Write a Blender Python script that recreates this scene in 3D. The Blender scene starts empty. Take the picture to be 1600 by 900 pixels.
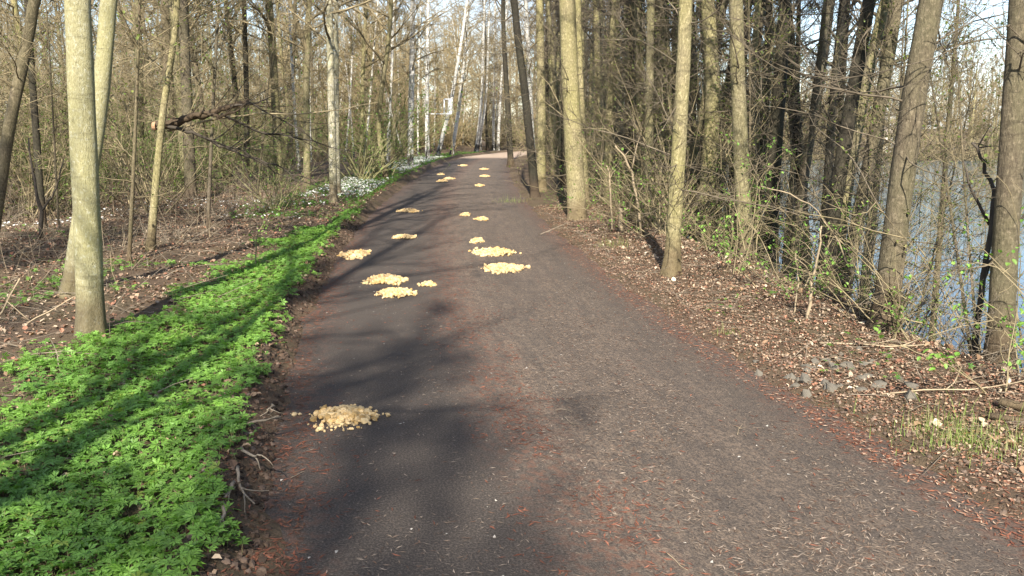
import bpy, math, numpy as np
from mathutils import Vector
RAD = math.radians

# ---------------------------------------------------------------- camera, sky, sun, exposure
S = bpy.context.scene
COL = S.collection
CAM_H, FPX, PITCH = 1.65, 1330.0, math.atan(250 / 1330.0)
cam_d = bpy.data.cameras.new('camera'); cam = bpy.data.objects.new('camera', cam_d); COL.objects.link(cam)
cam.location = (0, 0, CAM_H); cam.rotation_euler = (math.pi / 2 - PITCH, 0, 0)
cam_d.sensor_width = 36; cam_d.lens = FPX / 1600 * 36; cam_d.clip_start = .05; cam_d.clip_end = 2000
S.camera = cam
SUN_EL, SUN_AZ = RAD(37), RAD(183)          # azimuth from +Y, clockwise: the sun stands behind the camera
sun_to = Vector((math.sin(SUN_AZ) * math.cos(SUN_EL), math.cos(SUN_AZ) * math.cos(SUN_EL), math.sin(SUN_EL)))
sd = bpy.data.lights.new('sun', 'SUN'); sd.energy = 5.0; sd.angle = RAD(.55); sd.color = (1, .93, .80)
so = bpy.data.objects.new('sun', sd); COL.objects.link(so); so.rotation_euler = sun_to.to_track_quat('Z', 'Y').to_euler()
W = bpy.data.worlds.new("World"); S.world = W; W.use_nodes = True
nt = W.node_tree; nt.nodes.clear()
def N(nt, t, **k):
    n = nt.nodes.new(t)
    for a, b in k.items(): setattr(n, a, b)
    return n
sky = N(nt, 'ShaderNodeTexSky', sky_type='NISHITA'); sky.sun_disc = False
sky.sun_elevation = SUN_EL; sky.sun_rotation = SUN_AZ; sky.air_density = 1.0; sky.dust_density = .5; sky.ozone_density = 1.6
tc = N(nt, 'ShaderNodeTexCoord'); mp = N(nt, 'ShaderNodeMapping'); mp.inputs['Scale'].default_value = (1.6, 1.6, 5)
nz = N(nt, 'ShaderNodeTexNoise'); nz.inputs['Scale'].default_value = 2.2; nz.inputs['Detail'].default_value = 7; nz.inputs['Roughness'].default_value = .55
cr = N(nt, 'ShaderNodeValToRGB'); cr.color_ramp.elements[0].position = .38; cr.color_ramp.elements[1].position = .72
cr.color_ramp.elements[0].color = (.0, .0, .0, 1); cr.color_ramp.elements[1].color = (.7, .7, .7, 1)
mx = N(nt, 'ShaderNodeMix', data_type='RGBA'); mx.inputs['B'].default_value = (4.6, 4.9, 5.5, 1)
bg = N(nt, 'ShaderNodeBackground'); bg.inputs['Strength'].default_value = .10; wo = N(nt, 'ShaderNodeOutputWorld')
L = nt.links.new
L(tc.outputs['Generated'], mp.inputs[0]); L(mp.outputs[0], nz.inputs['Vector']); L(nz.outputs['Fac'], cr.inputs[0])
L(cr.outputs[0], mx.inputs['Factor']); L(sky.outputs[0], mx.inputs['A']); L(mx.outputs['Result'], bg.inputs[0]); L(bg.outputs[0], wo.inputs[0])
S.view_settings.view_transform = 'Standard'; S.view_settings.look = 'None'; S.view_settings.gamma = 1
S.view_settings.use_curve_mapping = False; S.view_settings.exposure = 1.4
try:
    S.cycles.use_denoising = True; S.cycles.max_bounces = 6; S.cycles.diffuse_bounces = 3; S.cycles.transparent_max_bounces = 4
    S.cycles.caustics_reflective = False; S.cycles.caustics_refractive = False
except Exception: pass

# ---------------------------------------------------------------- numbers: noise, road line, terrain
def vnoise(x, y, seed=0):
    x = np.asarray(x, float); y = np.asarray(y, float)
    xi = np.floor(x).astype(np.int64); yi = np.floor(y).astype(np.int64); fx = x - xi; fy = y - yi
    def h(a, b):
        n = (a * 374761393 + b * 668265263 + seed * 1274126177) & 0xffffffff
        n = ((n ^ (n >> 13)) * 1274126177) & 0xffffffff
        return ((n ^ (n >> 16)) & 0xffff) / 65535.0
    fx = fx * fx * (3 - 2 * fx); fy = fy * fy * (3 - 2 * fy)
    return (h(xi, yi) * (1 - fx) + h(xi + 1, yi) * fx) * (1 - fy) + (h(xi, yi + 1) * (1 - fx) + h(xi + 1, yi + 1) * fx) * fy
def fbm(x, y, seed=0, o=3):
    a, r, t = 1., 0., 0.
    for i in range(o):
        r = r + a * vnoise(np.asarray(x) * 2**i, np.asarray(y) * 2**i, seed + i); t += a; a *= .5
    return r / t
def sst(a, b, x):
    t = np.clip((np.asarray(x, float) - a) / (b - a), 0, 1); return t * t * (3 - 2 * t)
_cy = np.array([-60, -20, 0, 2.9, 3.8, 5.4, 7, 9.6, 13, 18.6, 28, 37, 43, 50, 58, 66, 75, 90, 200, 600.])
_cx = np.array([9, 4.6, 1.45, .68, .45, .12, -.17, -.5, -.85, -1.26, -1.65, -1.75, -1.66, -1.25, .6, 3.6, 7.6, 15, 60, 200.])
_fy = np.arange(-62, 600, .5); _fx = np.interp(_fy, _cy, _cx); _k = np.exp(-np.linspace(-2, 2, 9)**2); _k /= _k.sum()
_fx[4:-4] = np.convolve(_fx, _k, 'valid')
def cx(y): return np.interp(y, _fy, _fx)
LAKE = -1.5
def H(x, y):
    x = np.asarray(x, float); y = np.asarray(y, float); s = x - cx(y)
    e = np.abs(s) + (fbm(s * 2.2, y * 2.2, 3) - .5) * .22 + (vnoise(s * 9, y * 9, 5) - .5) * .06
    rise = sst(1.48, 1.78, e)
    n1 = fbm(x * .5, y * .5, 11) - .5; n2 = fbm(x * 2.5, y * 2.5, 21, 2) - .5; n3 = fbm(x * 11, y * 11, 31, 2) - .5
    left = .06 + .075 * np.exp(-((s + 1.83) / .14)**2) + n3 * .035 + n2 * .07 * sst(-1.7, -3, s) + n1 * .28 * sst(-2.6, -6, s) + .012 * np.clip(-s - 4, 0, 60)
    right = .045 + n3 * .035 + n2 * .06 * sst(2, 3, s) + .04 * sst(2., 2.8, s)
    slope = sst(2.9, 6.0, s + n1 * 1.0 + n2 * .5)
    far = sst(85, 92, y + n1 * 3) ; lk = sst(5.5, 9.5, s)
    right = right - (1.85 * slope + 1.2 * lk) * (1 - far) + far * (-1.1 * slope + (1 - far) * 0) + n1 * .15 * slope
    far2 = sst(92, 150, y) * 2.0
    side = np.where(s < 0, left, right + far2)
    return np.where(e < 1.48, -.035, -.035 + (side + .035) * rise)
def Hs(x, y): return float(H(x, y))
def ray(px, py):
    dx = (px - 800) / FPX; dy = -(py - 450) / FPX; c, s_ = math.cos(PITCH), math.sin(PITCH)
    return np.array([dx, c + dy * s_, -s_ + dy * c])
def ground_at(px, py):                       # the point of the ground under a line of sight
    d = ray(px, py); t = 2.
    for _ in range(4000):
        p = d * t
        if CAM_H + p[2] <= Hs(p[0], p[1]): break
        t += .02 + t * .002
    return np.array([d[0] * t, d[1] * t, Hs(d[0] * t, d[1] * t)])
def in_plane(px, py, Y):
    d = ray(px, py); t = Y / d[1]; return np.array([d[0] * t, Y, CAM_H + d[2] * t])

# ---------------------------------------------------------------- mesh helpers
def make_mesh(name, V, faces, mats, col=None, smooth=False, uv=None, mat_idx=None):
    """faces: list of int arrays (n,k)"""
    me = bpy.data.meshes.new(name)
    V = np.asarray(V, np.float32); faces = [np.asarray(f, np.int32) for f in faces if len(f)]
    me.vertices.add(len(V)); me.vertices.foreach_set('co', V.ravel())
    nl = sum(f.size for f in faces); npoly = sum(len(f) for f in faces)
    me.loops.add(nl); me.loops.foreach_set('vertex_index', np.concatenate([f.ravel() for f in faces]))
    me.polygons.add(npoly)
    tot = np.concatenate([np.full(len(f), f.shape[1], np.int32) for f in faces])
    st = np.concatenate([[0], np.cumsum(tot)[:-1]]).astype(np.int32)
    me.polygons.foreach_set('loop_start', st)
    try: me.polygons.foreach_set('loop_total', tot)
    except Exception: pass
    me.polygons.foreach_set('use_smooth', np.full(npoly, smooth, bool))
    for m in (mats if isinstance(mats, (list, tuple)) else [mats]): me.materials.append(m)
    if mat_idx is not None: me.polygons.foreach_set('material_index', np.asarray(mat_idx, np.int32))
    if col is not None:
        a = me.attributes.new('tint', 'FLOAT_COLOR', 'POINT'); c = np.ones((len(V), 4), np.float32); c[:, :3] = col; a.data.foreach_set('color', c.ravel())
    if uv is not None:
        l = me.uv_layers.new(name='UVMap'); vi = np.concatenate([f.ravel() for f in faces]); l.data.foreach_set('uv', np.asarray(uv, np.float32)[vi].ravel())
    me.update(calc_edges=True); me.validate()
    return me
def link(name, me, parent=None, loc=None):
    o = bpy.data.objects.new(name, me); COL.objects.link(o)
    if parent is not None: o.parent = parent
    if loc is not None: o.location = loc
    return o
def tag(o, label=None, cat=None, group=None, kind=None):
    if label: o['label'] = label
    if cat: o['category'] = cat
    if group: o['group'] = group
    if kind: o['kind'] = kind
    return o
def empty(name, loc, label=None, cat=None, group=None):
    o = bpy.data.objects.new(name, None); o.empty_display_size = .2; COL.objects.link(o); o.location = loc
    return tag(o, label, cat, group)
def copy_thing(o, loc, rz=0, sc=1, label=None, group=None, tilt=(0, 0)):
    c = o.copy(); COL.objects.link(c); c.location = loc; c.rotation_euler = (tilt[0], tilt[1], rz); c.scale = (sc, sc, sc) if not hasattr(sc, '__len__') else sc
    if label: c['label'] = label
    if group: c['group'] = group
    for ch in o.children:
        d = ch.copy(); COL.objects.link(d); d.parent = c
        for g in ch.children:
            e = g.copy(); COL.objects.link(e); e.parent = d
    return c

class Tubes:
    def __init__(s): s.g = {}
    def add(s, P, R, k=3):
        P = np.asarray(P, float); s.g.setdefault((len(P), k), []).append((P, np.broadcast_to(np.asarray(R, float), (len(P),))))
    def arrays(s, bump=0, seed=0, cap=False):
        VV, Q, NG, off = [], [], [], 0
        for (n, k), L_ in s.g.items():
            P = np.array([a for a, _ in L_]); R = np.array([b for _, b in L_]); B = len(P)
            T = np.gradient(P, axis=1); T /= np.linalg.norm(T, axis=2, keepdims=True) + 1e-9
            m = np.abs(T.mean(1)); ref = np.zeros((B, 3)); ref[np.arange(B), m.argmin(1)] = 1
            U = np.cross(T, ref[:, None]); U /= np.linalg.norm(U, axis=2, keepdims=True) + 1e-9; Vv = np.cross(T, U)
            a = np.arange(k) / k * 2 * math.pi
            D = U[:, :, None] * np.cos(a)[:, None] + Vv[:, :, None] * np.sin(a)[:, None]
            Rr = R[:, :, None, None] * np.ones((1, 1, k, 1))
            if bump:
                zz = P[:, :, 2][:, :, None]; aa = a[None, None]
                Rr = Rr * (1 + bump * (np.sin(aa * 3 + zz * 2.1 + seed) * .35 + np.sin(aa * 5 - zz * 5.3 + seed * 2) * .3 + np.sin(aa * 2 + zz * 9.7 + seed) * .3 + np.sin(aa * 7 + zz * 1.1 + seed * 3) * .3))[..., None]
            if bump:
                Rr = Rr * (1 + np.exp(-np.clip(zz + .1, 0, 9) / .16) * (.22 * np.cos(aa * 4 + seed) + .14 * np.cos(aa * 7 + seed * 2)))[..., None]
            v = P[:, :, None] + D * Rr
            i = (np.arange(B)[:, None, None] * n + np.arange(n - 1)[None, :, None]) * k + np.arange(k)[None, None]
            j = (np.arange(B)[:, None, None] * n + np.arange(n - 1)[None, :, None]) * k + (np.arange(k) + 1)[None, None] % k
            Q.append(np.stack([i, j, j + k, i + k], -1).reshape(-1, 4) + off)
            if cap:
                b0 = (np.arange(B)[:, None] * n) * k + np.arange(k)[None, ::-1]; b1 = (np.arange(B)[:, None] * n + n - 1) * k + np.arange(k)[None]
                NG += [b0 + off, b1 + off]
            VV.append(v.reshape(-1, 3)); off += B * n * k
        return np.concatenate(VV), [np.concatenate(Q)] + NG
def tube_mesh(name, t, mat, smooth=True, **k):
    V, F = t.arrays(**k); return make_mesh(name, V, F, mat, smooth=smooth)
def scatter(name, tmpl, faces, P, mat, scale, rz, tilt, col, tilt_dir=None, flatten=None):
    """many small pieces in one mesh. tmpl (k,3)"""
    n = len(P); k = len(tmpl); c, s_ = np.cos(rz), np.sin(rz)
    v = tmpl[None] * np.asarray(scale).reshape(n, 1, -1)
    ct, st_ = np.cos(tilt)[:, None], np.sin(tilt)[:, None]
    y = v[..., 1] * ct - v[..., 2] * st_; z = v[..., 1] * st_ + v[..., 2] * ct
    x = v[..., 0] * c[:, None] - y * s_[:, None]; y2 = v[..., 0] * s_[:, None] + y * c[:, None]
    V = np.stack([x, y2, z], -1) + np.asarray(P)[:, None]
    F = [(np.asarray(f)[None] + (np.arange(n) * k)[:, None, None]).reshape(-1, np.asarray(f).shape[1]) for f in faces]
    return make_mesh(name, V.reshape(-1, 3), F, mat, col=np.repeat(col, k, axis=0))

# ---------------------------------------------------------------- materials
def new_mat(name):
    m = bpy.data.materials.new(name); m.use_nodes = True; nt = m.node_tree; nt.nodes.clear()
    o = N(nt, 'ShaderNodeOutputMaterial'); b = N(nt, 'ShaderNodeBsdfPrincipled'); nt.links.new(b.outputs[0], o.inputs[0])
    b.inputs['Roughness'].default_value = .85; b.inputs['Specular IOR Level'].default_value = .2
    return m, nt, b, o
def ramp(nt, fac, stops, interp='LINEAR'):
    r = N(nt, 'ShaderNodeValToRGB'); r.color_ramp.interpolation = interp; e = r.color_ramp.elements
    while len(e) < len(stops): e.new(.5)
    for i, (p, c) in enumerate(stops): e[i].position = p; e[i].color = (*c, 1) if len(c) == 3 else c
    nt.links.new(fac, r.inputs[0]); return r.outputs[0]
def noise(nt, vec, scale, detail=4, rough=.6, dist=0):
    n = N(nt, 'ShaderNodeTexNoise'); n.inputs['Scale'].default_value = scale; n.inputs['Detail'].default_value = detail
    n.inputs['Roughness'].default_value = rough; n.inputs['Distortion'].default_value = dist; nt.links.new(vec, n.inputs['Vector']); return n.outputs['Fac']
def mapping(nt, vec, sc):
    m = N(nt, 'ShaderNodeMapping'); m.inputs['Scale'].default_value = sc; nt.links.new(vec, m.inputs[0]); return m.outputs[0]
def mix(nt, f, a, b, mode='MIX'):
    m = N(nt, 'ShaderNodeMix', data_type='RGBA', blend_type=mode)
    for nm, v in (('Factor', f), ('A', a), ('B', b)):
        if isinstance(v, (int, float)): m.inputs[nm].default_value = v
        elif isinstance(v, tuple): m.inputs[nm].default_value = (*v, 1)
        else: nt.links.new(v, m.inputs[nm])
    return m.outputs['Result']
def mth(nt, op, a, b=None, clamp=False):
    m = N(nt, 'ShaderNodeMath', operation=op); m.use_clamp = clamp
    for i, v in enumerate((a, b)):
        if v is None: continue
        if isinstance(v, (int, float)): m.inputs[i].default_value = v
        else: nt.links.new(v, m.inputs[i])
    return m.outputs[0]
def bump(nt, b, h, dist=.02, strength=.6):
    n = N(nt, 'ShaderNodeBump'); n.inputs['Distance'].default_value = dist; n.inputs['Strength'].default_value = strength
    nt.links.new(h, n.inputs['Height']); nt.links.new(n.outputs[0], b.inputs['Normal'])
def bark(name, dark, mid, light, moss, moss_amt=.5, ridge=9.):
    m, nt, b, o = new_mat(name); tcn = N(nt, 'ShaderNodeTexCoord'); oi = N(nt, 'ShaderNodeObjectInfo')
    add = N(nt, 'ShaderNodeVectorMath', operation='ADD'); nt.links.new(tcn.outputs['Object'], add.inputs[0]); 
    cmb = N(nt, 'ShaderNodeCombineXYZ'); r13 = mth(nt, 'MULTIPLY', oi.outputs['Random'], 31.); nt.links.new(r13, cmb.inputs[0]); nt.links.new(r13, cmb.inputs[2]); nt.links.new(cmb.outputs[0], add.inputs[1])
    v = add.outputs[0]
    st = mapping(nt, v, (ridge, ridge, ridge * .3)); fi = noise(nt, st, 7., 7, .75, .15); big = noise(nt, mapping(nt, v, (1, 1, .45)), 3.2, 4, .6)
    blot = noise(nt, v, 14., 5, .65)
    c = ramp(nt, fi, [(.28, dark), (.47, mid), (.68, light)])
    mo = mth(nt, 'MULTIPLY', ramp(nt, big, [(.35, (0, 0, 0)), (.65, (1, 1, 1))]), moss_amt)
    c = mix(nt, mo, c, mix(nt, fi, tuple(x * .55 for x in moss), tuple(x * 1.35 for x in moss)))
    c = mix(nt, mth(nt, 'MULTIPLY', ramp(nt, blot, [(.58, (0, 0, 0)), (.7, (1, 1, 1))]), .4), c, tuple(x * .6 for x in dark))
    fl = noise(nt, mapping(nt, v, (1, 1, .7)), 38., 4, .7); c = mix(nt, mth(nt, 'MULTIPLY', ramp(nt, fl, [(.54, (0, 0, 0)), (.66, (1, 1, 1))]), .55), c, tuple(min(x * 1.55, .6) for x in light))
    band_ = noise(nt, mapping(nt, v, (1.5, 1.5, 14)), 1.8, 4, .7); c = mix(nt, mth(nt, 'MULTIPLY', ramp(nt, band_, [(.56, (0, 0, 0)), (.68, (1, 1, 1))]), .45), c, tuple(x * .8 for x in dark))
    spz = N(nt, 'ShaderNodeSeparateXYZ'); nt.links.new(tcn.outputs['Object'], spz.inputs[0]); ft = mth(nt, 'SUBTRACT', 1., mth(nt, 'MULTIPLY', mth(nt, 'ADD', spz.outputs[2], mth(nt, 'MULTIPLY', big, -.5)), 4.), True); c = mix(nt, mth(nt, 'MULTIPLY', ft, .7, True), c, (.10, .07, .045))
    tone = mix(nt, oi.outputs['Random'], (.72, .72, .76), (1.15, 1.12, 1.05)); c = mix(nt, 1., c, tone, 'MULTIPLY')
    nt.links.new(c, b.inputs['Base Color']); bump(nt, b, mth(nt, 'ADD', fi, mth(nt, 'MULTIPLY', blot, .4)), .02, .9)
    return m
M = {}
M['alder'] = bark('alder_bark', (.06, .05, .034), (.19, .165, .10), (.33, .29, .18), (.23, .215, .085), .6)
M['smooth'] = bark('young_maple_bark', (.20, .18, .10), (.38, .35, .20), (.50, .47, .30), (.38, .36, .16), .6, 14.)
M['mottled'] = bark('mottled_pale_bark', (.05, .045, .035), (.30, .28, .2), (.6, .57, .46), (.26, .25, .12), .5, 5.)
M['dark'] = bark('shaded_dark_bark', (.013, .011, .009), (.03, .026, .02), (.06, .052, .038), (.07, .07, .04), .3)  # dark bark; shade on the lake bank trunks is put into its colour
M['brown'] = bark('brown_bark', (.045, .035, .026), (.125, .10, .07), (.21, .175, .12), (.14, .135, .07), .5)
def birch_mat():
    m, nt, b, o = new_mat('birch_bark'); tcn = N(nt, 'ShaderNodeTexCoord'); v = tcn.outputs['Object']
    lines = noise(nt, mapping(nt, v, (3, 3, 22)), 1.6, 4, .7); pat = noise(nt, mapping(nt, v, (5, 5, 2.6)), 1.5, 5, .7)
    c = ramp(nt, lines, [(.36, (.07, .06, .055)), (.46, (.48, .46, .41)), (.7, (.66, .64, .59))])
    sp = N(nt, 'ShaderNodeSeparateXYZ'); nt.links.new(v, sp.inputs[0])
    low = mth(nt, 'MULTIPLY', mth(nt, 'SUBTRACT', 1., mth(nt, 'MULTIPLY', sp.outputs[2], .8)), .22, True)
    pf = ramp(nt, mth(nt, 'SUBTRACT', pat, low), [(.3, (1, 1, 1)), (.42, (0, 0, 0))])
    c = mix(nt, pf, c, (.05, .045, .04)); nt.links.new(c, b.inputs['Base Color']); bump(nt, b, lines, .008, .4); return m
M['birch'] = birch_mat()
def simple(name, col, var=.35, scale=8, rough=.85, spec=.2):
    m, nt, b, o = new_mat(name); tcn = N(nt, 'ShaderNodeTexCoord'); n = noise(nt, tcn.outputs['Object'], scale, 4)
    nt.links.new(ramp(nt, n, [(.3, tuple(c * (1 - var) for c in col)), (.7, tuple(c * (1 + var) for c in col))]), b.inputs['Base Color'])
    b.inputs['Roughness'].default_value = rough; b.inputs['Specular IOR Level'].default_value = spec; bump(nt, b, n, .01, .3); return m
M['twig_lake'] = simple('lake_twig_bark', (.12, .098, .07), .4, 3)
M['twig'] = simple('twig_bark', (.215, .175, .105), .4, 3)
M['twig_birch'] = simple('birch_twig_bark', (.26, .20, .11), .3, 3)
M['twig_dark'] = simple('dark_twig_bark', (.06, .05, .04), .4, 3)
M['twig_pale'] = simple('dry_stem', (.29, .23, .155), .35, 3)
M['twig_green'] = simple('green_shoot_bark', (.20, .19, .095), .3, 3)
M['dead'] = simple('dead_wood', (.20, .165, .125), .4, 12)
M['cutwood'] = simple('fresh_cut_wood', (.33, .20, .12), .2, 20)
M['white_metal'] = simple('white_painted_metal', (.82, .83, .83), .04, 9, .4, .5)
def tinted(name, transl=.0, rough=.6, spec=.3):
    m, nt, b, o = new_mat(name); a = N(nt, 'ShaderNodeAttribute', attribute_name='tint'); nt.links.new(a.outputs['Color'], b.inputs['Base Color'])
    b.inputs['Roughness'].default_value = rough; b.inputs['Specular IOR Level'].default_value = spec
    if transl:
        t = N(nt, 'ShaderNodeBsdfTranslucent'); nt.links.new(mix(nt, 1., a.outputs['Color'], (1.5, 1.6, .7), 'MULTIPLY'), t.inputs['Color'])
        ms = N(nt, 'ShaderNodeMixShader'); ms.inputs[0].default_value = transl; nt.links.new(b.outputs[0], ms.inputs[1]); nt.links.new(t.outputs[0], ms.inputs[2]); nt.links.new(ms.outputs[0], o.inputs[0])
    return m
M['leaf'] = tinted('green_leaf', .35, .5, .35); M['litter'] = tinted('dry_leaf', .1, .8, .15); M['bits'] = tinted('small_debris', 0, .9, .1)
M['flower'] = tinted('white_petal', .2, .7, .1); M['stone'] = None
def ground_mat():
    m, nt, b, o = new_mat('forest_floor'); tcn = N(nt, 'ShaderNodeTexCoord'); v = tcn.outputs['Object']
    a = noise(nt, v, 1.1, 5, .6); f = noise(nt, v, 26., 6, .75, .6); g = noise(nt, v, 90., 4, .7)
    c = ramp(nt, f, [(.25, (.028, .02, .014)), (.45, (.085, .058, .038)), (.6, (.16, .105, .068)), (.75, (.26, .19, .13))])
    c = mix(nt, mth(nt, 'MULTIPLY', ramp(nt, a, [(.4, (0, 0, 0)), (.65, (1, 1, 1))]), .45), c, (.085, .085, .035))
    c = mix(nt, .35, c, ramp(nt, g, [(.3, (.04, .03, .022)), (.7, (.20, .14, .10))]))
    nt.links.new(c, b.inputs['Base Color']); bump(nt, b, mth(nt, 'ADD', f, g), .03, .8); return m
M['ground'] = ground_mat()
def road_mat():
    m, nt, b, o = new_mat('worn_asphalt'); uv = N(nt, 'ShaderNodeUVMap'); sp = N(nt, 'ShaderNodeSeparateXYZ'); nt.links.new(uv.outputs[0], sp.inputs[0])
    u = sp.outputs[0]; vv = sp.outputs[1]; vec = uv.outputs[0]
    fine = noise(nt, vec, 95., 4, .8); grain = noise(nt, vec, 260., 3, .8); med = noise(nt, vec, 6., 6, .7); big = noise(nt, vec, .9, 4, .6)
    streak = noise(nt, mapping(nt, vec, (7, .8, 1)), 1.6, 5, .65, .3)
    c = ramp(nt, fine, [(.3, (.026, .0215, .0195)), (.5, (.058, .048, .042)), (.66, (.14, .114, .095))])
    def band(c0, w, soft=1.):
        d = mth(nt, 'ABSOLUTE', mth(nt, 'SUBTRACT', mth(nt, 'ADD', u, mth(nt, 'MULTIPLY', mth(nt, 'SUBTRACT', big, .5), .5)), c0)); return mth(nt, 'SUBTRACT', 1., mth(nt, 'DIVIDE', d, w), True)
    # dust and trodden litter: the crown between the wheel tracks, and the lake side of the road
    dust = mth(nt, 'MULTIPLY', mth(nt, 'ADD', band(-.05, .6), mth(nt, 'MULTIPLY', band(.8, 1.1), 1.05)), ramp(nt, mth(nt, 'ADD', mth(nt, 'MULTIPLY', med, .55), mth(nt, 'MULTIPLY', streak, .55)), [(.38, (0, 0, 0)), (.62, (1, 1, 1))]))
    clump = noise(nt, mapping(nt, vec, (1.6, 1, 1)), 24., 6, .8, .4); dust = mth(nt, 'MULTIPLY', dust, ramp(nt, clump, [(.44, (.15, .15, .15)), (.56, (1, 1, 1))])); dust = mth(nt, 'MULTIPLY', dust, ramp(nt, fine, [(.4, (.3, .3, .3)), (.55, (1, 1, 1))]))
    c = mix(nt, mth(nt, 'MULTIPLY', dust, .8, True), c, (.215, .16, .12))
    red = mth(nt, 'MULTIPLY', mth(nt, 'ADD', band(-.25, .35), mth(nt, 'ADD', band(-1.55, .32), band(1.55, .32))), ramp(nt, noise(nt, vec, 17., 5, .75), [(.48, (0, 0, 0)), (.58, (1, 1, 1))]))
    c = mix(nt, mth(nt, 'MULTIPLY', red, .6, True), c, (.16, .078, .052))
    pale = ramp(nt, noise(nt, vec, 55., 4, .75), [(.62, (0, 0, 0)), (.68, (1, 1, 1))]); c = mix(nt, mth(nt, 'MULTIPLY', pale, .5), c, (.22, .19, .17))
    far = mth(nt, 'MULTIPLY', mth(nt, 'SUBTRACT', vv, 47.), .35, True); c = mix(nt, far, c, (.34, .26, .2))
    nt.links.new(c, b.inputs['Base Color']); b.inputs['Roughness'].default_value = .8; bump(nt, b, mth(nt, 'ADD', grain, mth(nt, 'MULTIPLY', fine, 1.5)), .006, .7); return m
M['road'] = road_mat()
def water_mat():
    m, nt, b, o = new_mat('lake_water'); tcn = N(nt, 'ShaderNodeTexCoord'); v = tcn.outputs['Object']
    b.inputs['Base Color'].default_value = (.03, .085, .14, 1); b.inputs['Roughness'].default_value = .06; b.inputs['IOR'].default_value = 1.33; b.inputs['Specular IOR Level'].default_value = .5
    n = noise(nt, mapping(nt, v, (1, 2.4, 1)), 2.4, 3, .5); bump(nt, b, n, .04, .12); return m
M['water'] = water_mat()
def stone_mat(name, a, bb):
    m, nt, b, o = new_mat(name); at = N(nt, 'ShaderNodeAttribute', attribute_name='tint'); tcn = N(nt, 'ShaderNodeTexCoord')
    n = noise(nt, tcn.outputs['Object'], 60., 4, .7); c = mix(nt, n, a, bb); c = mix(nt, 1., c, at.outputs['Color'], 'MULTIPLY')
    nt.links.new(c, b.inputs['Base Color']); bump(nt, b, n, .006, .6); return m
M['gravel'] = stone_mat('yellow_limestone', (.40, .29, .15), (.68, .54, .34)); M['grey_stone'] = stone_mat('grey_rubble_stone', (.07, .062, .05), (.19, .17, .14))

# ---------------------------------------------------------------- ground, road, lake
def axis(knots):                              # [(value, step)...] -> graded coordinates
    out = [knots[0][0]]
    while out[-1] < knots[-1][0]:
        out.append(out[-1] + np.interp(out[-1], [k[0] for k in knots], [k[1] for k in knots]))
    return np.array(out)
sa = axis([(-420, 40), (-60, 6), (-12, .5), (-5, .12), (-2.6, .05), (-1.4, .022), (-1.3, .35), (1.2, .35), (1.35, .022), (2.6, .05), (6, .16), (14, .8), (60, 6), (420, 40)])
ya = axis([(-60, 4), (-5, 1), (2, .06), (6, .06), (14, .14), (30, .4), (60, 1), (110, 2), (160, 12), (600, 60)])
def grid(sa, ya, zf):
    Sg, Yg = np.meshgrid(sa, ya); X = cx(Yg) + Sg; Z = zf(X, Yg)
    V = np.stack([X, Yg, Z], -1).reshape(-1, 3); n = len(sa); i = (np.arange(len(ya) - 1)[:, None] * n + np.arange(n - 1)[None]).ravel()
    return V, np.stack([i, i + 1, i + n + 1, i + n], -1), np.stack([Sg, Yg], -1).reshape(-1, 2)
V, F, U = grid(sa, ya, H)
tag(link('ground', make_mesh('ground', V, [F], M['ground'], smooth=True)), 'brown forest floor and verges under leaf litter', kind='structure')
ra = np.linspace(-1.85, 1.85, 60); ry = axis([(-30, 1), (2, .08), (8, .1), (20, .3), (110, 1)])
V, F, U = grid(ra, ry, lambda x, y: .012 * (fbm((x - cx(y)) * 1.6, y * .9, 77) - .5) - .012 * np.exp(-(((x - cx(y)) + .75) / .3)**2) - .01 * np.exp(-(((x - cx(y)) - .8) / .35)**2))
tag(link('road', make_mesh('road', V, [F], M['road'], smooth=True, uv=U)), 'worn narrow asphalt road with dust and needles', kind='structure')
wx = np.linspace(0, 400, 41); wy = np.linspace(-80, 102, 40); X, Y = np.meshgrid(wx, wy); V = np.stack([X, Y, np.full_like(X, LAKE)], -1).reshape(-1, 3)
X0 = cx(Y) + 2.2; V[:, 0] = np.maximum(V[:, 0], X0.ravel()); i = (np.arange(39)[:, None] * 41 + np.arange(40)[None]).ravel()
tag(link('lake_water', make_mesh('lake_water', V, [np.stack([i, i + 1, i + 42, i + 41], -1)], M['water'])), 'calm blue lake seen between the trunks', kind='structure')

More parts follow.
